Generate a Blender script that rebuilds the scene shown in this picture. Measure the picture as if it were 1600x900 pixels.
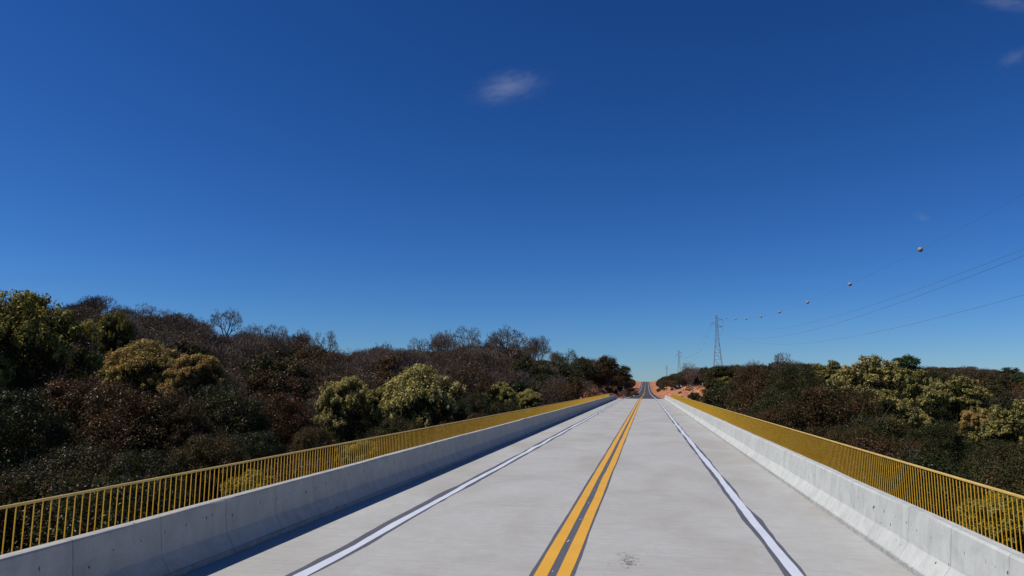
import bpy, math, random
import numpy as np
from mathutils import Vector, Matrix

# ------------------------------------------------------------------ clear
for o in list(bpy.data.objects):
    bpy.data.objects.remove(o, do_unlink=True)
S = bpy.context.scene
COL = S.collection
R = math.radians
random.seed(7)
rng = np.random.default_rng(11)

# ------------------------------------------------------------------ camera
FPX = 1100.0            # focal length in photo pixels (photo 1600 x 900)
CAM = np.array([1.42, 0.0, 2.76])
ROLL = R(0.3)

def cam_basis(yaw, pitch):
    f = np.array([-math.sin(yaw) * math.cos(pitch), math.cos(yaw) * math.cos(pitch), math.sin(pitch)])
    r0 = np.array([math.cos(yaw), math.sin(yaw), 0.0])
    u0 = np.cross(r0, f)
    r = r0 * math.cos(ROLL) + u0 * math.sin(ROLL)
    return r, np.cross(r, f), f

def vp(yaw, pitch):
    r, u, f = cam_basis(yaw, pitch)
    return 800 + FPX * r[1] / f[1], 450 - FPX * u[1] / f[1]

yaw, pitch = R(10.8), R(8.0)
for _ in range(30):     # aim so that the road runs to its vanishing point
    x, y = vp(yaw, pitch)
    yaw += (1010 - x) / FPX * 0.95
    pitch += (604 - y) / FPX * 0.95
CR, CU, CF = cam_basis(yaw, pitch)

cd = bpy.data.cameras.new('camera')
cam = bpy.data.objects.new('camera', cd)
COL.objects.link(cam)
cd.sensor_width = 36
cd.lens = 36 * FPX / 1600
cd.clip_start = 0.1
cd.clip_end = 30000
m = Matrix.Identity(4)
for i in range(3):
    m[i][0] = CR[i]; m[i][1] = CU[i]; m[i][2] = -CF[i]; m[i][3] = CAM[i]
cam.matrix_world = m
S.camera = cam

def at(px, py, depth):
    """world point seen at a photo pixel, at a depth along the view axis"""
    return CAM + depth * (CF + CR * (px - 800) / FPX - CU * (py - 450) / FPX)

def project(p):
    v = np.asarray(p, float) - CAM
    z = v @ CF
    return 800 + FPX * (v @ CR) / z, 450 - FPX * (v @ CU) / z, z

# ------------------------------------------------------------------ light
SUN_EL, SUN_AZ = 53.0, -112.0       # azimuth clockwise from the road direction (+Y)
w = bpy.data.worlds.new("World"); S.world = w; w.use_nodes = True
nt = w.node_tree
bg = nt.nodes['Background']
sky = nt.nodes.new('ShaderNodeTexSky')
sky.sky_type = 'NISHITA'
sky.sun_disc = False
sky.sun_elevation = R(SUN_EL)
sky.sun_rotation = R(SUN_AZ)
sky.altitude = 400
sky.air_density = 1.0
sky.dust_density = 0.0
sky.ozone_density = 1.0
# grade of the sky light, one power and gain per channel (deep, clear dry-season blue)
sepc = nt.nodes.new('ShaderNodeSeparateColor'); comb = nt.nodes.new('ShaderNodeCombineColor')
nt.links.new(sky.outputs[0], sepc.inputs[0])
for i_, (pw, gn) in enumerate([(1.60, 1.03), (1.32, 1.33), (1.25, 2.22)]):
    p_ = nt.nodes.new('ShaderNodeMath'); p_.operation = 'POWER'; p_.inputs[1].default_value = pw
    q_ = nt.nodes.new('ShaderNodeMath'); q_.operation = 'MULTIPLY'; q_.inputs[1].default_value = gn * 0.05 ** pw / 0.08
    nt.links.new(sepc.outputs[i_], p_.inputs[0]); nt.links.new(p_.outputs[0], q_.inputs[0]); nt.links.new(q_.outputs[0], comb.inputs[i_])
nt.links.new(comb.outputs[0], bg.inputs[0])
bg.inputs[1].default_value = 0.08

sd = bpy.data.lights.new('sun', 'SUN')
sd.energy = 4.2; sd.angle = R(0.53); sd.color = (1.0, 0.95, 0.875)
sun = bpy.data.objects.new('sun', sd); COL.objects.link(sun)
SDIR = Vector((math.sin(R(SUN_AZ)) * math.cos(R(SUN_EL)), math.cos(R(SUN_AZ)) * math.cos(R(SUN_EL)), math.sin(R(SUN_EL))))
sun.rotation_euler = SDIR.to_track_quat('Z', 'Y').to_euler()
sun.location = (0, 0, 60)

S.view_settings.view_transform = 'Standard'
S.view_settings.look = 'None'
S.view_settings.exposure = 0.0
S.view_settings.gamma = 1.0
S.render.engine = 'CYCLES'
S.cycles.max_bounces = 5
S.cycles.diffuse_bounces = 2
S.cycles.transparent_max_bounces = 4

# ------------------------------------------------------------------ helpers
def tag(o, label=None, cat=None, group=None, kind=None):
    if label: o['label'] = label
    if cat: o['category'] = cat
    if group: o['group'] = group
    if kind: o['kind'] = kind
    return o

def npmesh(name, V, F, mats=(), mi=None, smooth=False):
    """V (n,3), F (m,4) or (m,3)"""
    V = np.asarray(V, np.float32); F = np.asarray(F, np.int32)
    me = bpy.data.meshes.new(name)
    k = F.shape[1]
    me.vertices.add(len(V)); me.vertices.foreach_set('co', V.ravel())
    me.loops.add(F.size); me.loops.foreach_set('vertex_index', F.ravel())
    me.polygons.add(len(F))
    me.polygons.foreach_set('loop_start', np.arange(0, F.size, k, dtype=np.int32))
    me.polygons.foreach_set('loop_total', np.full(len(F), k, dtype=np.int32))
    if mi is not None:
        me.polygons.foreach_set('material_index', np.asarray(mi, np.int32))
    me.polygons.foreach_set('use_smooth', np.full(len(F), smooth))
    for mm in mats: me.materials.append(mm)
    me.update(calc_edges=True)
    return me

def link(name, me, parent=None, loc=None):
    o = bpy.data.objects.new(name, me); COL.objects.link(o)
    if parent: o.parent = parent
    if loc is not None: o.location = loc
    return o

def empty(name, loc=(0, 0, 0)):
    o = bpy.data.objects.new(name, None); COL.objects.link(o); o.location = loc
    o.empty_display_size = 0.2
    return o

def boxes(bl):
    """bl: list of (x0,x1,y0,y1,z0,z1)"""
    V = []; F = []
    for (a, b, c, d, e, f) in bl:
        n = len(V)
        V += [(a,c,e),(b,c,e),(b,d,e),(a,d,e),(a,c,f),(b,c,f),(b,d,f),(a,d,f)]
        F += [(n,n+3,n+2,n+1),(n+4,n+5,n+6,n+7),(n,n+1,n+5,n+4),(n+1,n+2,n+6,n+5),(n+2,n+3,n+7,n+6),(n+3,n,n+4,n+7)]
    return np.array(V), np.array(F)

def tubes(P0, P1, r0, r1, sides=3):
    """arrays of segments -> quads"""
    P0 = np.asarray(P0, float); P1 = np.asarray(P1, float)
    r0 = np.asarray(r0, float); r1 = np.asarray(r1, float)
    d = P1 - P0; L = np.linalg.norm(d, axis=1, keepdims=True); L[L == 0] = 1; d = d / L
    ref = np.where(np.abs(d[:, 2:3]) < 0.9, np.array([[0, 0, 1.0]]), np.array([[1.0, 0, 0]]))
    a = np.cross(d, ref); a /= np.linalg.norm(a, axis=1, keepdims=True)
    b = np.cross(d, a)
    n = len(P0)
    V = np.zeros((n, 2 * sides, 3))
    for k in range(sides):
        t = 2 * math.pi * k / sides
        o = a * math.cos(t) + b * math.sin(t)
        V[:, k] = P0 + o * r0[:, None]
        V[:, sides + k] = P1 + o * r1[:, None]
    base = (np.arange(n) * 2 * sides)[:, None]
    F = []
    for k in range(sides):
        j = (k + 1) % sides
        F.append(base + np.array([[k, j, sides + j, sides + k]]))
    return V.reshape(-1, 3), np.stack(F, 1).reshape(-1, 4)

def merge(*vf):
    V = []; F = []; M = []; n = 0
    for i, (v, f) in enumerate(vf):
        V.append(v); F.append(f + n); M.append(np.full(len(f), i)); n += len(v)
    return np.concatenate(V), np.concatenate(F), np.concatenate(M)

# ------------------------------------------------------------------ materials
class NT:
    def __init__(s, name, rough=0.8, spec=0.3):
        s.m = bpy.data.materials.new(name); s.m.use_nodes = True
        s.t = s.m.node_tree; s.b = s.t.nodes['Principled BSDF']
        s.b.inputs['Roughness'].default_value = rough
        s.b.inputs['Specular IOR Level'].default_value = spec
    def n(s, typ, **kw):
        nd = s.t.nodes.new('ShaderNode' + typ)
        for k, v in kw.items():
            if k.startswith('i_'):
                key = k[2:]
                key = int(key) if key.isdigit() else key
                nd.inputs[key].default_value = v
            else: setattr(nd, k, v)
        return nd
    def l(s, a, b):
        s.t.links.new(a, b)
    def coords(s, scale=(1, 1, 1)):
        tc = s.n('NewGeometry')
        mp = s.n('Mapping'); mp.inputs['Scale'].default_value = scale
        s.l(tc.outputs['Position'], mp.inputs['Vector'])
        return mp.outputs[0]
    def noise(s, scale, detail=4, rough=0.55, vec=None, dist=0.0):
        nd = s.n('TexNoise'); nd.inputs['Scale'].default_value = scale
        nd.inputs['Detail'].default_value = detail; nd.inputs['Roughness'].default_value = rough
        nd.inputs['Distortion'].default_value = dist
        if vec is not None: s.l(vec, nd.inputs['Vector'])
        return nd.outputs[0]
    def ramp(s, fac, stops):
        r = s.n('ValToRGB'); e = r.color_ramp.elements
        while len(e) < len(stops): e.new(0.5)
        for el, (p, c) in zip(e, stops):
            el.position = p; el.color = (c[0], c[1], c[2], 1) if len(c) > 2 else (c[0],) * 3 + (1,)
        s.l(fac, r.inputs[0]); return r.outputs[0]
    def mix(s, fac, a, b, mode='MIX'):
        mx = s.n('MixRGB', blend_type=mode)
        for sock, v in ((mx.inputs[0], fac), (mx.inputs[1], a), (mx.inputs[2], b)):
            if hasattr(v, 'is_linked') or hasattr(v, 'links'): s.l(v, sock)
            elif isinstance(v, (int, float)): sock.default_value = v
            else: sock.default_value = (v[0], v[1], v[2], 1)
        return mx.outputs[0]
    def math(s, op, a, b=None, clamp=False):
        md = s.n('Math', operation=op); md.use_clamp = clamp
        for i, v in enumerate((a, b)):
            if v is None: continue
            if isinstance(v, (int, float)): md.inputs[i].default_value = v
            else: s.l(v, md.inputs[i])
        return md.outputs[0]
    def base(s, c):
        if isinstance(c, tuple): s.b.inputs['Base Color'].default_value = (c[0], c[1], c[2], 1)
        else: s.l(c, s.b.inputs['Base Color'])
    def bump(s, h, strength=0.3, dist=0.02):
        b = s.n('Bump'); b.inputs['Strength'].default_value = strength; b.inputs['Distance'].default_value = dist
        s.l(h, b.inputs['Height']); s.l(b.outputs[0], s.b.inputs['Normal'])

def g(v): return (v, v, v)

def mat_deck():
    s = NT('deck_concrete', 0.85, 0.25)
    fine = s.noise(45, 5, 0.7, s.coords())
    streak = s.noise(1.0, 6, 0.65, s.coords((0.9, 14, 1)), 0.3)
    streak2 = s.noise(1.0, 5, 0.7, s.coords((2.0, 60, 1)))
    big = s.noise(0.35, 5, 0.6, s.coords((1, 0.6, 1)), 0.6)
    mid = s.noise(1.7, 6, 0.7, s.coords((1, 0.6, 1)), 0.8)
    c = s.ramp(big, [(0.36, (0.378, 0.362, 0.328)), (0.50, (0.418, 0.412, 0.382)), (0.68, (0.455, 0.456, 0.434))])
    c = s.mix(s.ramp(mid, [(0.40, g(0.0)), (0.45, g(0.2)), (0.62, g(0.0))]), c, (0.31, 0.285, 0.25))
    c = s.mix(0.42, c, s.ramp(streak, [(0.28, g(0.38)), (0.5, g(0.5)), (0.72, g(0.585))]), 'OVERLAY')
    c = s.mix(0.5, c, s.ramp(streak2, [(0.25, g(0.38)), (0.5, g(0.5)), (0.75, g(0.6))]), 'OVERLAY')
    c = s.mix(0.55, c, s.ramp(fine, [(0.25, g(0.34)), (0.5, g(0.5)), (0.75, g(0.64))]), 'OVERLAY')
    s.base(c)
    s.bump(s.math('ADD', s.math('MULTIPLY', streak2, 0.6), fine), 0.35, 0.006)
    return s.m

def mat_barrier(name, tint):
    s = NT(name, 0.8, 0.3)
    geo = s.n('NewGeometry'); sp = s.n('SeparateXYZ'); s.l(geo.outputs['Position'], sp.inputs[0])
    y = sp.outputs[1]; z = sp.outputs[2]
    fine = s.noise(30, 5, 0.7, s.coords())
    mot = s.noise(2.2, 6, 0.65, s.coords(), 0.5)
    vert = s.noise(1.0, 4, 0.6, s.coords((5, 5, 0.8)))
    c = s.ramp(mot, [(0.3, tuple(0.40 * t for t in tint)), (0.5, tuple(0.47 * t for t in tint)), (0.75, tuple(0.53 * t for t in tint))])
    c = s.mix(0.5, c, s.ramp(vert, [(0.3, g(0.42)), (0.5, g(0.5)), (0.7, g(0.56))]), 'OVERLAY')
    c = s.mix(0.35, c, s.ramp(fine, [(0.25, g(0.36)), (0.5, g(0.5)), (0.75, g(0.62))]), 'OVERLAY')
    # formwork joints every 1.6 m, each pour its own tone
    u = s.math('DIVIDE', s.math('ADD', y, 400.20), 1.6)
    wn = s.n('TexWhiteNoise', noise_dimensions='1D'); s.l(s.math('FLOOR', u), wn.inputs['W'])
    c = s.mix(1.0, c, s.ramp(wn.outputs[0], [(0, g(0.93)), (1, g(1.0))]), 'MULTIPLY')
    wob = s.math('MULTIPLY', s.math('SUBTRACT', s.noise(9, 3, 0.5, s.coords()), 0.5), 0.02)
    fr = s.math('ABSOLUTE', s.math('SUBTRACT', s.math('FRACT', s.math('ADD', u, wob)), 0.5))
    line = s.math('GREATER_THAN', fr, 0.4950)
    amt = s.math('MULTIPLY', line, s.math('ADD', 0.32, s.math('MULTIPLY', wn.outputs[0], 0.5)))
    c = s.mix(amt, c, (0.07, 0.07, 0.07))
    # blow holes with short runs below
    vo = s.n('TexVoronoi', feature='F1'); vo.inputs['Scale'].default_value = 4.2
    s.l(s.coords((1, 1, 0.85)), vo.inputs['Vector'])
    hn = s.noise(22, 3, 0.6, s.coords())
    d = s.math('ADD', vo.outputs['Distance'], s.math('MULTIPLY', s.math('SUBTRACT', hn, 0.5), 0.10))
    sc = s.n('SeparateColor'); s.l(vo.outputs['Color'], sc.inputs[0])
    pick = s.math('GREATER_THAN', sc.outputs[0], 0.62)
    hole = s.math('MULTIPLY', s.math('LESS_THAN', d, 0.085), pick)
    c = s.mix(s.math('MULTIPLY', hole, 0.9), c, (0.05, 0.045, 0.04))
    vo2 = s.n('TexVoronoi', feature='F1'); vo2.inputs['Scale'].default_value = 11
    s.l(s.coords(), vo2.inputs['Vector'])
    sc2 = s.n('SeparateColor'); s.l(vo2.outputs['Color'], sc2.inputs[0])
    hole2 = s.math('MULTIPLY', s.math('LESS_THAN', vo2.outputs['Distance'], 0.10), s.math('GREATER_THAN', sc2.outputs[0], 0.72))
    c = s.mix(s.math('MULTIPLY', hole2, 0.7), c, (0.09, 0.08, 0.07))
    # row of form-tie holes at mid height, each with a short rusty run
    jn = s.noise(1.0, 3, 0.6, s.coords((0.31, 1.3, 0)))
    jk = s.math('GREATER_THAN', s.noise(1.0, 2, 0.5, s.coords((0.31, 0.9, 0))), 0.45)
    ty = s.math('ABSOLUTE', s.math('SUBTRACT', s.math('FRACT', s.math('DIVIDE', s.math('ADD', y, s.math('ADD', 400.0, s.math('MULTIPLY', jn, 0.9))), 0.53)), 0.5))
    ty = s.math('MULTIPLY', ty, 0.53)
    tz = s.math('SUBTRACT', z, s.math('ADD', 0.44, s.math('MULTIPLY', jn, 0.36)))
    wz = s.math('MULTIPLY', s.math('SUBTRACT', hn, 0.5), 0.028)
    rr_ = s.math('ADD', s.math('SQRT', s.math('ADD', s.math('MULTIPLY', ty, ty), s.math('MULTIPLY', s.math('MULTIPLY', tz, tz), 0.35))), wz)
    tie = s.math('MULTIPLY', s.math('LESS_THAN', rr_, 0.0135), jk)
    run = s.math('MULTIPLY', s.math('MULTIPLY', s.math('LESS_THAN', s.math('ADD', ty, wz), 0.008), s.math('LESS_THAN', tz, 0.0)), s.math('GREATER_THAN', tz, -0.10))
    c = s.mix(s.math('MULTIPLY', s.math('MULTIPLY', run, jk), 0.2), c, (0.18, 0.13, 0.09))
    c = s.mix(s.math('MULTIPLY', tie, 0.88), c, (0.045, 0.04, 0.035))
    # hairline crack along the top, broken
    axx = s.math('ABSOLUTE', sp.outputs[0])
    ck = s.math('ABSOLUTE', s.math('SUBTRACT', s.math('ADD', axx, s.math('MULTIPLY', s.noise(2.3, 4, 0.6, s.coords()), 0.03)), 5.575))
    ck = s.math('MULTIPLY', s.math('MULTIPLY', s.math('LESS_THAN', ck, 0.0045), s.math('GREATER_THAN', z, 0.845)), s.math('GREATER_THAN', s.noise(1.7, 3, 0.6, s.coords()), 0.47))
    c = s.mix(s.math('MULTIPLY', ck, 0.6), c, (0.12, 0.11, 0.10))
    # ragged, dirty foot where the barrier meets the deck
    foot = s.math('MULTIPLY', s.math('LESS_THAN', z, 0.098), 1.0)
    fn = s.noise(7, 6, 0.8, s.coords((1, 1, 1.5)))
    c = s.mix(s.math('MULTIPLY', foot, s.ramp(fn, [(0.38, g(0.15)), (0.55, g(0.45)), (0.66, g(0.9))])), c, (0.17, 0.165, 0.16))
    s.base(c)
    s.bump(s.math('SUBTRACT', s.math('ADD', mot, s.math('MULTIPLY', fine, 0.4)), s.math('ADD', hole, line)), 0.3, 0.01)
    return s.m

def mat_plain(name, c, rough=0.7, var=0.12, scale=6, spec=0.3, metallic=0.0):
    s = NT(name, rough, spec); s.b.inputs['Metallic'].default_value = metallic
    nz = s.noise(scale, 5, 0.6, s.coords())
    s.base(s.ramp(nz, [(0.3, tuple(v * (1 - var) for v in c)), (0.7, tuple(min(1, v * (1 + var)) for v in c))]))
    return s.m

def mat_paint(name, c, wear, wc):
    s = NT(name, 0.55, 0.4)
    nz = s.noise(60, 5, 0.7, s.coords()); big = s.noise(1.3, 5, 0.6, s.coords())
    col = s.ramp(big, [(0.3, tuple(v * 0.88 for v in c)), (0.7, c)])
    col = s.mix(s.ramp(nz, [(wear, g(0.55)), (wear + 0.1, g(0))]), col, wc)
    s.base(col); s.bump(nz, 0.2, 0.004)
    return s.m

def mat_leaf(name, stops, rough=0.36, trans=0.16, obj_var=0.35):
    """stops: colours spread over single leaves; every tree drifts a little"""
    s = NT(name, rough, 0.12)
    geo = s.n('NewGeometry')
    tc = s.n('TexCoord')
    nz = s.n('TexNoise'); nz.inputs['Scale'].default_value = 0.55; nz.inputs['Detail'].default_value = 3
    s.l(tc.outputs['Object'], nz.inputs['Vector'])
    oi = s.n('ObjectInfo')
    f = s.math('MULTIPLY', geo.outputs['Random Per Island'], 0.85)
    f = s.math('ADD', f, s.math('MULTIPLY', s.math('SUBTRACT', nz.outputs[0], 0.5), 1.15))
    f = s.math('ADD', f, s.math('MULTIPLY', s.math('SUBTRACT', oi.outputs['Random'], 0.5), obj_var))
    f = s.math('ADD', f, 0.07)
    c = s.ramp(f, stops)
    s.base(c)
    tr = s.n('BsdfTranslucent'); s.l(c, tr.inputs[0])
    mx = s.n('MixShader'); mx.inputs[0].default_value = trans
    s.l(s.b.outputs[0], mx.inputs[1]); s.l(tr.outputs[0], mx.inputs[2])
    out = s.t.nodes['Material Output']; s.l(mx.outputs[0], out.inputs[0])
    return s.m

M = {}
M['deck'] = mat_deck()
M['bar_l'] = mat_barrier('barrier_concrete_shade_tint', (0.93, 0.89, 0.78))  # shaded copy of the concrete: shade tone put into a darker, warmer tint
M['bar_r'] = mat_barrier('barrier_concrete_sun_tint', (1.08, 1.10, 1.02))  # sunlit copy of the same concrete: sun brightness put into the tint
M['walk'] = mat_plain('walkway_concrete', (0.36, 0.35, 0.33), 0.9, 0.15, 2)
M['joint'] = mat_plain('joint_rubber', (0.05, 0.05, 0.05), 0.8)
M['white'] = mat_paint('white_road_paint', (0.66, 0.69, 0.76), 0.30, (0.45, 0.45, 0.47))
M['yellow'] = mat_paint('yellow_road_paint', (0.78, 0.40, 0.035), 0.32, (0.45, 0.26, 0.06))
M['black'] = mat_paint('dark_backing_paint', (0.105, 0.105, 0.112), 0.36, (0.26, 0.255, 0.25))
M['chip'] = mat_plain('pale_chip', (0.7, 0.7, 0.68), 0.6)
M['scuff'] = mat_plain('scuff_dark', (0.13, 0.125, 0.12), 0.9)
M['rail'] = mat_plain('yellow_rail_paint', (0.90, 0.50, 0.035), 0.45, 0.12, 3, 0.45)
M['rail_top'] = mat_plain('yellow_handrail_paint', (0.66, 0.44, 0.11), 0.45, 0.12, 3, 0.45)
M['asphalt'] = None
M['steel'] = mat_plain('galvanised_steel', (0.22, 0.23, 0.25), 0.6, 0.15, 3, 0.3, 0.3)
M['wire'] = mat_plain('wire_aluminium', (0.13, 0.13, 0.14), 0.6)
M['ball'] = mat_plain('marker_ball_faded_orange', (0.36, 0.28, 0.20), 0.6, 0.1, 2)
M['ins'] = mat_plain('insulator_glass', (0.12, 0.13, 0.13), 0.3)
M['bark'] = mat_plain('bark_grey_brown', (0.13, 0.105, 0.085), 0.9, 0.35, 5)
M['bark2'] = mat_plain('bark_pale', (0.135, 0.098, 0.070), 0.9, 0.35, 5)
M['rock'] = mat_plain('pale_rock', (0.42, 0.36, 0.32), 0.9, 0.3, 2)
M['water'] = mat_plain('river_water', (0.03, 0.04, 0.03), 0.08, 0.2, 1, 0.6)

def mat_asphalt():
    s = NT('road_asphalt', 0.85, 0.25)
    fine = s.noise(30, 4, 0.7, s.coords()); big = s.noise(0.2, 4, 0.6, s.coords((3, 0.25, 1)))
    c = s.ramp(big, [(0.35, (0.045, 0.048, 0.060)), (0.65, (0.065, 0.067, 0.08))])
    geo = s.n('NewGeometry'); sp = s.n('SeparateXYZ'); s.l(geo.outputs['Position'], sp.inputs[0])
    dust = s.math('MULTIPLY', s.ramp(s.noise(0.35, 5, 0.7, s.coords((1, 0.15, 1))), [(0.50, g(0)), (0.70, g(0.4))]), 1.0)
    c = s.mix(dust, c, (0.17, 0.11, 0.085))
    c = s.mix(0.4, c, s.ramp(fine, [(0.3, g(0.36)), (0.7, g(0.64))]), 'OVERLAY')
    s.base(c); return s.m
M['asphalt'] = mat_asphalt()

def mat_ground():
    s = NT('forest_ground', 0.95, 0.15)
    geo = s.n('NewGeometry'); sp = s.n('SeparateXYZ'); s.l(geo.outputs['Position'], sp.inputs[0])
    nz = s.noise(0.05, 8, 0.7, s.coords()); n2 = s.noise(1.1, 6, 0.7, s.coords()); n3 = s.noise(0.25, 6, 0.7, s.coords())
    litter = s.ramp(n2, [(0.3, (0.055, 0.036, 0.024)), (0.5, (0.10, 0.065, 0.042)), (0.7, (0.15, 0.10, 0.062))])
    litter = s.mix(s.ramp(nz, [(0.45, g(0)), (0.65, g(0.6))]), litter, (0.07, 0.075, 0.03))
    soil = s.ramp(n3, [(0.28, (0.20, 0.055, 0.025)), (0.46, (0.36, 0.135, 0.065)), (0.60, (0.50, 0.24, 0.12)), (0.78, (0.28, 0.18, 0.09))])
    soil = s.mix(0.55, soil, s.ramp(n2, [(0.3, g(0.32)), (0.7, g(0.68))]), 'OVERLAY')
    # bare laterite: a cleared strip along the road past the bridge
    ax = s.math('ABSOLUTE', s.math('SUBTRACT', sp.outputs[0], 4.0))
    edge = s.math('ADD', ax, s.math('MULTIPLY', s.math('SUBTRACT', n3, 0.5), 12))
    strip = s.math('SUBTRACT', 1.0, s.math('MULTIPLY', s.math('SUBTRACT', edge, 17.5), 0.25, True), True)
    past = s.math('MULTIPLY', s.math('SUBTRACT', sp.outputs[1], 138), 0.1, True)
    patch = s.ramp(s.noise(0.02, 5, 0.6, s.coords()), [(0.60, g(0)), (0.66, g(1))])
    f = s.math('MAXIMUM', s.math('MULTIPLY', strip, past), s.math('MULTIPLY', patch, 0.8))
    s.base(s.mix(f, litter, soil)); s.bump(n2, 0.8, 0.25)
    return s.m
M['ground'] = mat_ground()

# leaves: dark, real-world foliage colours
M['leaf_green'] = mat_leaf('leaf_dark_green', [(0.0, (0.016, 0.024, 0.007)), (0.4, (0.03, 0.04, 0.011)), (0.7, (0.052, 0.052, 0.015)), (1.0, (0.105, 0.062, 0.022))])
M['leaf_brown'] = mat_leaf('leaf_red_brown', [(0.0, (0.024, 0.028, 0.009)), (0.35, (0.048, 0.038, 0.013)), (0.6, (0.088, 0.047, 0.017)), (1.0, (0.14, 0.06, 0.022))])
M['leaf_mix'] = mat_leaf('leaf_olive_brown', [(0.0, (0.022, 0.034, 0.009)), (0.4, (0.044, 0.049, 0.014)), (0.7, (0.078, 0.056, 0.018)), (1.0, (0.125, 0.066, 0.024))])
M['leaf_bright'] = mat_leaf('leaf_mid_green', [(0.0, (0.028, 0.060, 0.016)), (0.5, (0.050, 0.090, 0.026)), (1.0, (0.090, 0.105, 0.035))])
M['leaf_dry'] = mat_leaf('leaf_dry_sparse', [(0.0, (0.045, 0.050, 0.022)), (0.4, (0.085, 0.060, 0.035)), (0.75, (0.14, 0.080, 0.045)), (1.0, (0.18, 0.10, 0.055))])
M['bloom'] = mat_leaf('bloom_olive_yellow', [(0.0, (0.13, 0.13, 0.03)), (0.45, (0.34, 0.30, 0.08)), (0.8, (0.52, 0.43, 0.15)), (1.0, (0.60, 0.42, 0.17))], 0.7, 0.2)
M['bloom_d'] = mat_leaf('bloom_dull_olive', [(0.0, (0.11, 0.105, 0.03)), (0.45, (0.25, 0.22, 0.06)), (0.8, (0.40, 0.33, 0.11)), (1.0, (0.48, 0.33, 0.13))], 0.7, 0.2)
M['bloom_o'] = mat_leaf('bloom_orange_tan', [(0.0, (0.20, 0.19, 0.045)), (0.4, (0.42, 0.30, 0.085)), (0.75, (0.58, 0.34, 0.12)), (1.0, (0.60, 0.28, 0.12))], 0.7, 0.2)
M['bloom_g'] = mat_leaf('bloom_yellow_green', [(0.0, (0.12, 0.12, 0.022)), (0.5, (0.26, 0.23, 0.045)), (1.0, (0.40, 0.31, 0.08))], 0.7, 0.25)

# ------------------------------------------------------------------ terrain
PHI = np.array([-180, -95, -70, -47, -41, -35, -28, -22, -14, -9, -6, -3, -1.2, 0, 1.2, 3, 5, 8, 11, 16, 20, 25, 32, 50, 80, 110, 180.])
RD  = np.array([200, 180, 165, 160, 170, 180, 190, 200, 220, 240, 260, 300, 420, 600, 500, 360, 330, 300, 240, 260, 300, 380, 420, 420, 350, 250, 200.])
RZ  = np.array([2, 7, 11, 12.5, 14.5, 12.5, 9.0, 6.5, 8.0, 7.5, 6.0, 4.5, 2.5, 1, 1.6, 2.6, 3.2, 2.8, 2.6, 3, 5, 8.0, 8.0, 5, 3, 2, 2.])

def road_z(Y):
    return np.interp(Y, [-2000, 0, 166, 260, 396, 520, 660, 800, 900, 990, 1040, 1100, 1400, 6000],
                     [0, 0, 0, -0.75, -1.25, -1.1, 0.2, 3.4, 6.6, 9.2, 9.7, 9.4, 2, 0])

def sstep(t):
    t = np.clip(t, 0, 1); return t * t * (3 - 2 * t)

def ground_z(X, Y):
    X = np.asarray(X, float); Y = np.asarray(Y, float)
    dx = X - CAM[0]
    d = np.hypot(dx, Y); ph = np.degrees(np.arctan2(dx, Y))
    D = np.interp(ph, PHI, RD); Z = np.interp(ph, PHI, RZ)
    t = sstep((d - 30) / np.maximum(D - 30, 10))
    z = -11 + (Z + 11) * t
    # far rolling land, falling a little beyond the ridge
    z = z - np.clip((d - D) / 400, 0, 1) * 2.5
    z = z + 0.7 * np.sin(X * 0.045 + 1) * np.cos(Y * 0.037) + 0.35 * np.sin(X * 0.13 + Y * 0.11)
    # river cut under the bridge
    rv = np.exp(-((Y - 48 - 0.12 * X) / 16) ** 2)
    z = z - rv * 3.2
    # roadway embankment / cutting past the bridge and behind it
    rz = road_z(Y)
    ax = np.abs(X - 0.5)
    lat = sstep((ax - 7.5) / 13.0)
    on = sstep((Y - 150) / 22) + sstep((-75 - Y) / 22)
    on = np.clip(on, 0, 1)
    bumps = 0.5 * (np.sin(Y * 0.19 + X * 0.3) + np.sin(Y * 0.083 + 2) * np.cos(X * 0.4)) * sstep((ax - 6) / 4)
    corridor = rz - 0.12 + np.where(ax > 6, 0.0, 0.0) + bumps * 0.5
    zz = corridor * (1 - lat) + np.maximum(z, rz + 1.2 + bumps) * lat
    far_lat = sstep((ax - 22) / 25)
    zz = zz * (1 - far_lat) + z * far_lat
    return z * (1 - on) + zz * on

def axis(lo, hi, n, p):
    t = np.linspace(-1, 1, n)
    s_ = np.sign(t) * np.abs(t) ** p
    return np.where(s_ < 0, -s_ * lo, s_ * hi)
gx = np.unique(np.concatenate([axis(-6000, 6000, 121, 3.0), np.arange(-40, 42, 1.5)]))
gy = np.unique(np.concatenate([axis(-1500, 9000, 121, 3.0), np.arange(120, 700, 5.0), np.arange(700, 1200, 12.0)]))
GX, GY = np.meshgrid(gx, gy)
GZ = ground_z(GX, GY)
V = np.stack([GX, GY, GZ], -1).reshape(-1, 3)
nx = len(gx); ny = len(gy)
ii, jj = np.meshgrid(np.arange(nx - 1), np.arange(ny - 1)); b = (jj * nx + ii).ravel()
F = np.stack([b, b + 1, b + nx + 1, b + nx], 1)
tag(link('ground', npmesh('ground', V, F, [M['ground']], smooth=True)), kind='structure',
    label='leaf-littered forest floor with bare red soil along the road')

v, f = boxes([(-400, 400, -20, 20, -0.02, 0)])
riv = link('river', npmesh('river', v, f, [M['water']]), loc=(0, 48, -12.7)); riv.rotation_euler.z = math.atan(0.12)
tag(riv, kind='structure', label='dark shallow river below the bridge')

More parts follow.
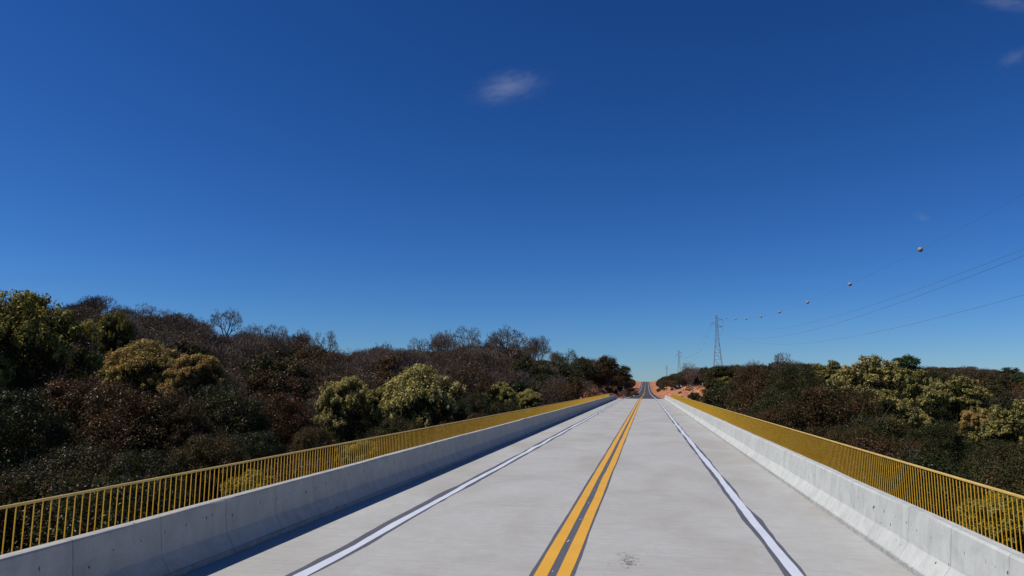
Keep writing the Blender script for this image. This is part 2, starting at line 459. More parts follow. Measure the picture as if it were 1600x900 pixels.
# ------------------------------------------------------------------ road beyond
def strip(ys, xl, xr, zoff=0.0, zf=None):
    ys = np.asarray(ys); xl = np.broadcast_to(xl, ys.shape); xr = np.broadcast_to(xr, ys.shape)
    z = (road_z(ys) if zf is None else zf(ys)) + zoff
    V = np.zeros((len(ys), 2, 3)); V[:, 0, 0] = xl; V[:, 1, 0] = xr
    V[:, :, 1] = ys[:, None]; V[:, :, 2] = z[:, None]
    n = len(ys); i = np.arange(n - 1) * 2
    return V.reshape(-1, 3), np.stack([i, i + 1, i + 3, i + 2], 1)

BEND = 165.0
yr = np.concatenate([np.arange(BEND + 0.35, 1100, 6.0), [1100]])
v, f = strip(yr, -4.9 - 0.2 * np.sin(yr * 0.13), 5.1 + 0.15 * np.sin(yr * 0.17), 0.0)
tag(link('road', npmesh('road', v, f, [M['asphalt']])), kind='structure', label='dark asphalt road running on to the crest')

def marking(name, label, x, wdt, mat, y0, y1, z, wob=0.0, step=0.5, seed=1, width_wob=0.0):
    r = np.random.default_rng(seed)
    ys = np.arange(y0, y1 + 0.001, step); n = len(ys)
    def curve(a):
        k = r.normal(0, 1, n // 4 + 4)
        return a * np.interp(np.arange(n) / 4.0, np.arange(len(k)), k) + a * 0.25 * r.normal(0, 1, n)
    c = curve(wob); l = curve(width_wob); rr = curve(width_wob)
    v, f = strip(ys, x - wdt / 2 + c + l, x + wdt / 2 + c + rr, z)
    return tag(link(name, npmesh(name, v, f, [mat])), kind='structure', label=label)

LX, RX = -3.60, 3.56
# dark backing bands, then the paint 4 mm above each
marking('road_marking', 'ragged dark band under the left white edge line', LX - 0.01, 0.39, M['black'], -40, BEND, 0.004, 0.014, 0.5, 2, 0.026)
marking('road_marking', 'white left edge line on the bridge deck', LX + 0.01, 0.165, M['white'], -40, BEND, 0.008, 0.016, 0.5, 3, 0.014)
marking('road_marking', 'ragged dark band under the right white edge line', RX - 0.02, 0.325, M['black'], -40, BEND, 0.004, 0.012, 0.5, 4, 0.020)
marking('road_marking', 'white right edge line on the bridge deck', RX, 0.175, M['white'], -40, BEND, 0.008, 0.014, 0.5, 5, 0.014)
marking('road_marking', 'dark band behind the double yellow line', -0.01, 0.64, M['black'], -40, BEND, 0.004, 0.004, 0.5, 6, 0.008)
marking('road_marking', 'left stripe of the double yellow centre line', -0.16, 0.195, M['yellow'], -40, BEND, 0.008, 0.003, 0.5, 7, 0.004)
marking('road_marking', 'right stripe of the double yellow centre line', 0.165, 0.205, M['yellow'], -40, BEND, 0.008, 0.003, 0.5, 8, 0.004)
ys = BEND + 0.4
marking('road_marking', 'white left edge line on the far asphalt', LX, 0.22, M['white'], ys, 1098, 0.03, 0.01, 6, 9)
marking('road_marking', 'white right edge line on the far asphalt', RX, 0.22, M['white'], ys, 1098, 0.03, 0.01, 6, 10)
marking('road_marking', 'left stripe of the yellow centre line on the far asphalt', -0.13, 0.13, M['yellow'], ys, 1098, 0.03, 0.0, 6, 11)
marking('road_marking', 'right stripe of the yellow centre line on the far asphalt', 0.13, 0.13, M['yellow'], ys, 1098, 0.03, 0.0, 6, 12)
# small pale survey dabs between the yellow stripes
vs = []; fs = []; n = 0
for k in range(40):
    yy = 4.6 + k * 2.12; a = random.uniform(0, 3); L = random.uniform(0.012, 0.05); W = 0.008
    cx = random.uniform(-0.02, 0.02)
    dxx, dyy = math.cos(a) * L, math.sin(a) * L * 2; px_, py_ = -math.sin(a) * W, math.cos(a) * W
    vs += [(cx - dxx - px_, yy - dyy - py_, .012), (cx + dxx - px_, yy + dyy - py_, .012), (cx + dxx + px_, yy + dyy + py_, .012), (cx - dxx + px_, yy - dyy + py_, .012)]
    fs.append((n, n + 1, n + 2, n + 3)); n += 4
tag(link('paint_dabs', npmesh('paint_dabs', vs, fs, [M['chip']])), kind='structure', label='tiny pale paint dabs between the yellow stripes')
# dark scuff scribble on the right lane
r2 = np.random.default_rng(5); P0 = []; P1 = []
for k in range(60):
    c = np.array([1.05 + r2.normal(0, 0.11), 11.9 + r2.normal(0, 0.20)]); a = r2.uniform(-0.5, 0.6)
    L = r2.uniform(0.02, 0.06)
    for j in range(4):
        q = c + L * np.array([math.cos(a), math.sin(a)]) * 0.5; P0.append((*c, 0.0045)); P1.append((*q, 0.0045)); c = q; a += r2.normal(0.3, 0.4)
v, f = tubes(P0, P1, np.full(len(P0), 0.004), np.full(len(P0), 0.004)); v[:, 2] = 0.004 + (v[:, 2] - 0.004) * 0.2
tag(link('scuff_mark', npmesh('scuff_mark', v, f, [M['scuff']])), kind='structure', label='dark scribbled scuff on the right lane')

# ------------------------------------------------------------------ bridge
Y0 = -60.0
HALF = 5.28
br = empty('road_bridge', (0, 0, 0))
tag(br, 'long pale concrete road bridge with a broom-finished deck', 'bridge')
v, f = boxes([(-HALF - 1.95, HALF + 1.95, Y0, BEND, -0.35, -0.06)])
link('deck_slab', npmesh('deck_slab', v, f, [M['walk']]), br)
yy = np.arange(Y0, BEND + 0.1, 5.0)
v, f = strip(yy, -HALF - 0.45, HALF + 0.45, 0.0, lambda y: y * 0)
link('deck_surface', npmesh('deck_surface', v, f, [M['deck']]), br)
for sx in (-1, 1):
    a, b_ = sorted((sx * (HALF + 0.43), sx * (HALF + 1.85)))
    v, f = boxes([(a, b_, Y0, BEND, -0.06, 0.04)])
    link('walkway', npmesh('walkway', v, f, [M['walk']]), br)
for gx_ in (-5.2, -1.75, 1.75, 5.2):
    v, f = boxes([(gx_ - 0.25, gx_ + 0.25, Y0, BEND, -2.2, -0.352)])
    link('girder', npmesh('girder', v, f, [M['walk']]), br)
for py_ in (-40, -5, 30, 65, 100, 135):
    gz = float(min(ground_z(-4.0, py_), ground_z(4.0, py_))) - 1.0
    v, f = boxes([(-6.2, 6.2, py_ - 0.8, py_ + 0.8, -3.4, -2.203)])
    pc = link('pier', npmesh('pier', v, f, [M['walk']]), br)
    for cx in (-4, 4):
        v, f = tubes([(cx, py_, gz)], [(cx, py_, -3.403)], [0.7], [0.7], 20)
        link('column', npmesh('column', v, f, [M['walk']], smooth=True), pc)
v, f = boxes([(-7, 7, BEND + 0.02, BEND + 0.32, -1.5, -0.005)])
link('abutment_joint', npmesh('abutment_joint', v, f, [M['joint']]), br)

def barrier(sx, mat, label):
    prof = [(0, -0.001), (0.0, 0.085), (0.028, 0.10), (0.175, 0.34), (0.222, 0.845), (0.236, 0.868), (0.258, 0.874), (0.385, 0.874), (0.408, 0.855), (0.418, 0.3), (0.418, 0.03)]
    ys = np.arange(Y0, BEND + 0.2, 0.4); r = np.random.default_rng(30 + sx); n = len(ys); k = len(prof)
    V = np.zeros((n, k, 3))
    for j, (px_, pz) in enumerate(prof):
        wv = np.interp(np.arange(n) / 3.0, np.arange(n // 3 + 3), r.normal(0, 0.006 if j > 3 else 0.004, n // 3 + 3))
        V[:, j, 0] = sx * (HALF + px_ + wv); V[:, j, 1] = ys
        V[:, j, 2] = pz + (np.interp(np.arange(n) / 4.0, np.arange(n // 4 + 3), np.random.default_rng(77).normal(0, 0.006, n // 4 + 3)) if pz > 0.8 else 0)
    i, j = np.meshgrid(np.arange(n - 1), np.arange(k - 1)); b_ = (i * k + j).ravel()
    F = np.stack([b_, b_ + 1, b_ + k + 1, b_ + k], 1)
    if sx < 0: F = F[:, ::-1]
    me = npmesh('barrier_wall', V.reshape(-1, 3), F, [mat])
    root = link('concrete_barrier', me)
    # end caps
    import bmesh
    bm = bmesh.new(); bm.from_mesh(me); bm.verts.ensure_lookup_table()
    bm.faces.new([bm.verts[q] for q in range(k)]); bm.faces.new([bm.verts[(n - 1) * k + q] for q in range(k)][::-1])
    bmesh.ops.recalc_face_normals(bm, faces=bm.faces); bm.to_mesh(me); bm.free()
    return tag(root, label, 'barrier', 'concrete traffic barriers along the bridge deck')
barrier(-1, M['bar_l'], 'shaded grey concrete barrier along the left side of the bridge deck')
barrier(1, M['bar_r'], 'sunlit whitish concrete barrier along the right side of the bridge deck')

def railing(sx, label, near0):
    X = sx * 6.98
    root = empty('metal_railing', (X, 0, 0.04))
    tag(root, label, 'railing', 'yellow barred railings on the outer edges of the bridge')
    yc = (Y0 + BEND) / 2
    def bev(a, b_, c, d):   # bar with chamfered upper edges, local coords
        e = 0.008
        P = [(a, c), (b_, c), (b_, d - e), (b_ - e, d), (a + e, d), (a, d - e)]
        V = [(p[0], Y0, p[1]) for p in P] + [(p[0], BEND - 0.5, p[1]) for p in P]
        me = bpy.data.meshes.new('rail'); F = [list(range(5, -1, -1)), list(range(6, 12))] + [[i, (i + 1) % 6, (i + 1) % 6 + 6, i + 6] for i in range(6)]
        me.from_pydata(V, [], F); return me
    me = bev(-0.024, 0.024, 1.075, 1.110); me.materials.append(M['rail_top']); link('top_rail', me, root)
    me = bev(-0.020, 0.020, 0.09, 0.125); me.materials.append(M['rail']); link('bottom_rail', me, root)
    SP = 0.145
    v, f = boxes([(-0.0055, 0.0055, -0.006, 0.006, 0.125, 1.075)])
    bar = npmesh('bar', v, f, [M['rail']])
    for k in range(100):
        o = bpy.data.objects.new('bar', bar); COL.objects.link(o); o.parent = root; o.location = (0, near0 + k * SP, 0)
    bl = []; yq = near0 - SP
    while yq > Y0 + 0.1: bl.append(yq); yq -= SP
    yq = near0 + 100 * SP
    while yq < BEND - 0.6: bl.append(yq); yq += SP
    v, f = boxes([(-0.0055, 0.0055, q - 0.006, q + 0.006, 0.125, 1.075) for q in bl])
    o = link('bars', npmesh('bars', v, f, [M['rail']]), root); o['kind'] = 'stuff'
    v, f = boxes([(-0.03, 0.03, q - 0.03, q + 0.03, 0.0, 0.09) for q in np.arange(Y0 + 0.5, BEND - 0.5, 2.03)])
    link('footing', npmesh('footing', v, f, [M['rail']]), root)['kind'] = 'stuff'
railing(-1, 'yellow barred railing beyond the left concrete barrier', 7.4)
railing(1, 'yellow barred railing beyond the right concrete barrier', 11.4)

# ------------------------------------------------------------------ foliage builders
def unit(n, r):
    v = r.normal(0, 1, (n, 3)); return v / np.linalg.norm(v, axis=1, keepdims=True)

def leaves(C, N, size, r, aspect=0.5):
    """rhombic leaves at centres C with normals N"""
    n = len(C)
    N = N / np.linalg.norm(N, axis=1, keepdims=True)
    t = np.cross(N, unit(n, r)); t /= np.linalg.norm(t, axis=1, keepdims=True) + 1e-9
    b = np.cross(N, t)
    s = (size * r.uniform(0.6, 1.35, n))[:, None]
    V = np.stack([C - t * s * 0.5, C + b * s * 0.5 * aspect, C + t * s * 0.5, C - b * s * 0.5 * aspect], 1)
    # slight fold
    V[:, 1] += N * s * 0.08; V[:, 3] += N * s * 0.08
    i = (np.arange(n) * 4)[:, None] + np.arange(4)[None]
    return V.reshape(-1, 3), i

def limb_tree(tips, H, r, base_r=0.28, trunk_top=0.45, sides=5):
    """trunk with limbs bending to crown clump centres"""
    P0 = []; P1 = []; R0 = []; R1 = []
    z = 0; p = np.array([0, 0, -1.0]); rad = base_r * 1.25
    n = 5
    joints = [p]
    for k in range(1, n + 1):
        q = np.array([r.normal(0, 0.12), r.normal(0, 0.12), H * trunk_top * k / n]); rq = base_r * (1 - 0.45 * k / n)
        P0.append(p); P1.append(q); R0.append(rad); R1.append(rq); p, rad = q, rq; joints.append(q)
    for t in tips:
        j = joints[r.integers(3, len(joints))]; a = np.array(j)
        rr = base_r * r.uniform(0.25, 0.42); c = a.copy()
        for k in range(1, 5):
            u = k / 4; q = a + (t - a) * u; q[2] += math.sin(u * math.pi) * 0.35; q[:2] += r.normal(0, 0.1, 2)
            P0.append(c); P1.append(q); R0.append(rr); rn = rr * 0.68; R1.append(rn); c = q; rr = rn
        for k in range(5):
            q = t + r.normal(0, 0.6, 3); P0.append(t); P1.append(q); R0.append(rr); R1.append(rr * 0.3)
    return tubes(P0, P1, R0, R1, sides)

def leafy(seed, H=12., RAD=4., crown0=0.25, clumps=110, per=170, size=0.24, clump_r=0.85, bloom=0.0, flat=1.0, lumps=6, puff=0.33):
    """dense crown of leaf clumps on an irregular body; blooms sit on the outer top clumps"""
    r = np.random.default_rng(seed)
    zc = H * (crown0 + 1) / 2; hz = H * (1 - crown0) / 2
    # irregular radius by several lobes
    lob = unit(lumps, r); amp = r.uniform(0.10, 0.30, lumps)
    D = unit(clumps, r)
    D[:, 2] = np.where(D[:, 2] < -0.35, -D[:, 2], D[:, 2])
    rad = 0.78 + sum(a * np.clip(D @ l, 0, 1) ** 3 for a, l in zip(amp, lob))
    shell = np.where(r.random(clumps) < 0.78, r.uniform(0.80, 1.02, clumps), r.uniform(0.3, 0.75, clumps))
    prof = np.where(D[:, 2] > 0, 1.0, 1.0)
    C = D * (rad * shell)[:, None] * np.array([RAD, RAD, hz * flat]) + np.array([0, 0, zc])
    C[:, 2] = np.minimum(C[:, 2], H - clump_r * 0.5)
    cr = clump_r * r.uniform(0.65, 1.25, clumps)
    n = clumps * per
    idx = np.repeat(np.arange(clumps), per)
    u = unit(n, r); rr = r.random(n) ** 0.5
    off = u * (cr[idx] * rr)[:, None] * np.array([1.15, 1.15, 0.8])
    P = C[idx] + off
    N = u * 0.8 + np.array([0, 0, 0.7]) + r.normal(0, 0.55, (n, 3))
    lv = leaves(P, N, size, r)
    # filler leaves through the inside so the sky does not show everywhere
    nf = n // 6
    Pf = unit(nf, r) * (r.random(nf) ** 0.4)[:, None] * np.array([RAD * 0.72, RAD * 0.72, hz * 0.72]) + np.array([0, 0, zc])
    lf = leaves(Pf, unit(nf, r), size * 1.5, r)
    V, F, _ = merge(lv, lf)
    tips = C[r.choice(clumps, min(26, clumps), replace=False)]
    TV, TF = limb_tree(tips, H, r)
    BV = None
    if bloom > 0:
        out = (shell > 0.78)
        sc = D[:, 2] * 0.55 + r.normal(0, 0.36, clumps)      # flowers crowd the crown's open top
        order = [i for i in np.argsort(-sc) if out[i]][:int(clumps * bloom)]
        Pb = []; Nb = []
        for i in order:
            k = r.integers(5, 12)
            for _ in range(k):
                d = unit(1, r)[0] + np.array([0, 0, 0.75]) + 0.6 * D[i]; d /= np.linalg.norm(d)
                c = C[i] + d * cr[i] * np.array([1.15, 1.15, 0.85]) * r.uniform(0.98, 1.15)
                m_ = r.integers(26, 46)
                q = unit(m_, r) * (puff * r.random((m_, 1)) ** 0.5) * np.array([1, 1, 1.1])
                Pb.append(c + q); Nb.append(q / puff + np.array([0, 0, 0.5]) + r.normal(0, .3, (m_, 3)))
        if Pb:
            BV = leaves(np.concatenate(Pb), np.concatenate(Nb), 0.17, r, 0.8)
    return (TV, TF), (V, F), BV

def bare(seed, H=11., RAD=3.6, fork=0.32, levels=7, flat=0.0, thick=0.17, leaf=0, leaf_size=0.22, twig=0.013):
    """leafless tree: recursive forks that fill a rounded or flat-topped crown"""
    r = np.random.default_rng(seed)
    P0 = []; P1 = []; R0 = []; R1 = []
    top = np.array([r.normal(0, .2), r.normal(0, .2), H * fork])
    P0.append(np.array([0, 0, -1.0])); P1.append(top * 0.5); R0.append(thick * 1.2); R1.append(thick)
    P0.append(top * 0.5); P1.append(top); R0.append(thick); R1.append(thick * 0.85)
    d0 = np.array([0, 0, 1.0])
    nodes = [(top, d0, thick * 0.8)]
    lens = np.array([0.24, 0.19, 0.155, 0.12, 0.09, 0.065, 0.05, 0.04] if flat == 0 else [0.40, 0.27, 0.15, 0.095, 0.065, 0.05, 0.04, 0.03]) * H * (1 - fork) * 1.30
    ends = []
    for lv in range(levels):
        new = []
        k = 4 if lv == 0 else (3 if lv < 3 else 2 if lv % 2 == 0 else 3)
        for (p, d, rad) in nodes:
            a0 = r.uniform(0, 6.28)
            for j in range(k):
                a = a0 + 6.28 * j / k + r.normal(0, 0.35)
                s_ = np.cross(d, [0.3, 0.9, 0.31]); s_ /= np.linalg.norm(s_) + 1e-9; t_ = np.cross(d, s_)
                spread = (0.62 if lv < 2 else 0.8) * r.uniform(0.6, 1.35) * (1 + 0.5 * flat)
                nd = d + spread * (s_ * math.cos(a) + t_ * math.sin(a)) + np.array([0, 0, 0.22 - 0.16 * flat * (lv > 0)])
                nd[:2] *= RAD / (H * (1 - fork) * 0.52)
                nd /= np.linalg.norm(nd)
                L = lens[lv] * r.uniform(0.65, 1.3); q = p + nd * L
                rr = max(rad * (0.66 if k == 2 else 0.58), twig)
                midp = (p + q) / 2 + r.normal(0, 0.05 * L, 3)
                if lv < 4:
                    P0.append(p); P1.append(midp); R0.append(rad * 0.8 if lv else rad); R1.append((rad * .7 + rr) / 2)
                    P0.append(midp); P1.append(q); R0.append((rad * .7 + rr) / 2); R1.append(rr)
                else:
                    P0.append(p); P1.append(q); R0.append(max(rad * .8, twig)); R1.append(max(rr, twig))
                new.append((q, nd, rr))
        nodes = new
        if len(nodes) > 2600:
            nodes = [nodes[i] for i in r.choice(len(nodes), 2600, replace=False)]
    ends = np.array([q for q, _, _ in nodes])
    f0 = H * fork                       # fit the crown to its height and spread
    allp = np.array(P1); kz = (H - f0) / (np.percentile(allp[:, 2], 99.7) - f0)
    kr = RAD / np.percentile(np.hypot(allp[:, 0], allp[:, 1]), 97)
    def fit(A):
        A = np.array(A, float); w_ = np.clip((A[:, 2] - f0) / 0.5, 0, 1)
        A[:, 2] = np.where(A[:, 2] > f0, f0 + (A[:, 2] - f0) * kz, A[:, 2])
        A[:, :2] *= (1 + (kr - 1) * w_)[:, None]; return A
    P0, P1, ends = fit(P0), fit(P1), fit(ends)
    TV, TF = tubes(P0, P1, R0, R1, 3)
    LV = None
    if leaf:
        n = leaf; idx = r.integers(0, len(ends), n)
        keep = ends[idx] + r.normal(0, 0.22, (n, 3))
        LV = leaves(keep, r.normal(0, 1, (n, 3)) + np.array([0, 0, .6]), leaf_size, r)
    return (TV, TF), LV

PROTO = {}      # kind -> list of dict(parts=[(part name, mesh)], joined=mesh, H, R)
def proto(kind, name, H, RAD, parts):
    """parts: list of (part_name, (V,F), material)"""
    pm = [(pn, npmesh(name + '_' + pn, vf[0], vf[1], [mt])) for pn, vf, mt in parts]
    V, F, mi = merge(*[vf for _, vf, _ in parts])
    if len(parts) > 1: H = float(np.percentile(np.concatenate([q[1][0][:, 2] for q in parts[1:]]), 99.6))
    jm = npmesh(name, V, F, [mt for _, _, mt in parts], mi)
    PROTO.setdefault(kind, []).append(dict(name=name, parts=pm, joined=jm, H=H, R=RAD))

for i, (cl, bm_) in enumerate([(120, 0.60), (110, 0.68), (130, 0.52)]):
    t, l, b_ = leafy(100 + i, 12, 4, 0.15, cl, 260, 0.165, 0.8, bm_)
    proto('bloom', 'flowering_tree', 12, 4, [('trunk', t, M['bark']), ('crown', l, M['leaf_green']), ('blossom', b_, M['bloom'])])
    t2_, l2_, b2_ = leafy(140 + i, 12, 4, 0.15, cl, 260, 0.165, 0.8, bm_ * 0.85, puff=0.24)
    proto('bloom_d', 'flowering_tree', 12, 4, [('trunk', t2_, M['bark']), ('crown', l2_, M['leaf_green']), ('blossom', b2_, M['bloom_d'])])
    proto('bloom_o', 'flowering_tree', 12, 4, [('trunk', t, M['bark']), ('crown', l, M['leaf_mix']), ('blossom', b_, M['bloom_o'])])
    proto('bloom_g', 'flowering_tree', 12, 4, [('trunk', t, M['bark']), ('crown', l, M['leaf_green']), ('blossom', b_, M['bloom_g'])])
for i in range(3):
    t, l, _ = leafy(200 + i, 12, 4, 0.12, 150, 330, 0.135, 0.75)
    proto('brown', 'russet_tree', 12, 4, [('trunk', t, M['bark']), ('crown', l, M['leaf_brown'])])
    proto('green', 'dark_green_tree', 12, 4, [('trunk', t, M['bark']), ('crown', l, M['leaf_green'])])
    proto('mix', 'olive_brown_tree', 12, 4, [('trunk', t, M['bark']), ('crown', l, M['leaf_mix'])])
for i in range(3):      # lighter meshes for the forest behind
    t, l, _ = leafy(300 + i, 10, 3.6, 0.15, 60, 90, 0.34, 0.95)
    proto('far_brown', 'russet_tree', 10, 3.6, [('trunk', t, M['bark']), ('crown', l, M['leaf_brown'])])
    proto('far_mix', 'olive_brown_tree', 10, 3.6, [('trunk', t, M['bark']), ('crown', l, M['leaf_mix'])])
    proto('far_green', 'dark_green_tree', 10, 3.6, [('trunk', t, M['bark']), ('crown', l, M['leaf_green'])])
    proto('bright', 'green_tree', 10, 3.6, [('trunk', t, M['bark']), ('crown', l, M['leaf_bright'])])
for i in range(5):
    t, l = bare(400 + i, 11, 3.8, 0.28, 7, thick=0.2, twig=0.021)
    proto('bare', 'leafless_tree', 11, 3.8, [('trunk', t, M['bark2'])])
for i in range(4):
    t, l = bare(450 + i, 10, 3.8, 0.22, 6, leaf=2600, leaf_size=0.24)
    proto('dry', 'half_bare_tree', 10, 3.8, [('trunk', t, M['bark2']), ('crown', l, M['leaf_dry'])])
for i in range(4):
    t, l = bare(480 + i, 12, 5.2, 0.34, 7, flat=0.5, thick=0.36, twig=0.026)
    proto('umbrella', 'leafless_tree', 12, 5.2, [('trunk', t, M['bark'])])
    t, l = bare(490 + i, 12, 5.2, 0.38, 6, flat=1.0, leaf=3000, leaf_size=0.3)
    proto('umbrella_g', 'green_tree', 12, 5.2, [('trunk', t, M['bark']), ('crown', l, M['leaf_bright'])])

CNT = [0]
def plant(kind, x, y, ztop, rad, label=None, cat='tree', group=None, parts=True, gz=None, tall=1.12):
    P = PROTO[kind]; p = P[CNT[0] % len(P)]; CNT[0] += 1
    gz = float(ground_z(x, y)) if gz is None else gz
    H = max(ztop - gz, 2.0)
    sc = (rad / p['R'], rad / p['R'], H / p['H'])
    if parts and len(p['parts']) > 1:
        root = empty(p['name'], (x, y, gz))
        for pn, me in p['parts']:
            c = bpy.data.objects.new(pn, me); COL.objects.link(c); c.parent = root
            if pn == 'trunk': c.scale = sc
            else:
                kz = min(sc[0] * tall, sc[2]); c.scale = (sc[0], sc[1], kz); c.location = (0, 0, H - p['H'] * kz)
        sc = (1, 1, 1)
    else:
        root = link(p['name'], p['joined'], loc=(x, y, gz))
    root.scale = sc; root.rotation_euler.z = random.uniform(-0.6, 0.6) if kind.startswith('bloom') else random.uniform(0, 6.28)
    tag(root, label, cat, group)
    return root

TAKEN = []
def hero(kind, px, ytop, hw, depth, label, tall=1.12, cat='tree'):
    p = at(px, ytop, depth)
    rad = hw * depth / FPX
    gz = float(ground_z(p[0], p[1]))
    o = plant(kind, p[0], p[1], p[2], rad, label, cat, gz=gz, tall=tall)
    TAKEN.append((p[0], p[1], rad))
    return o

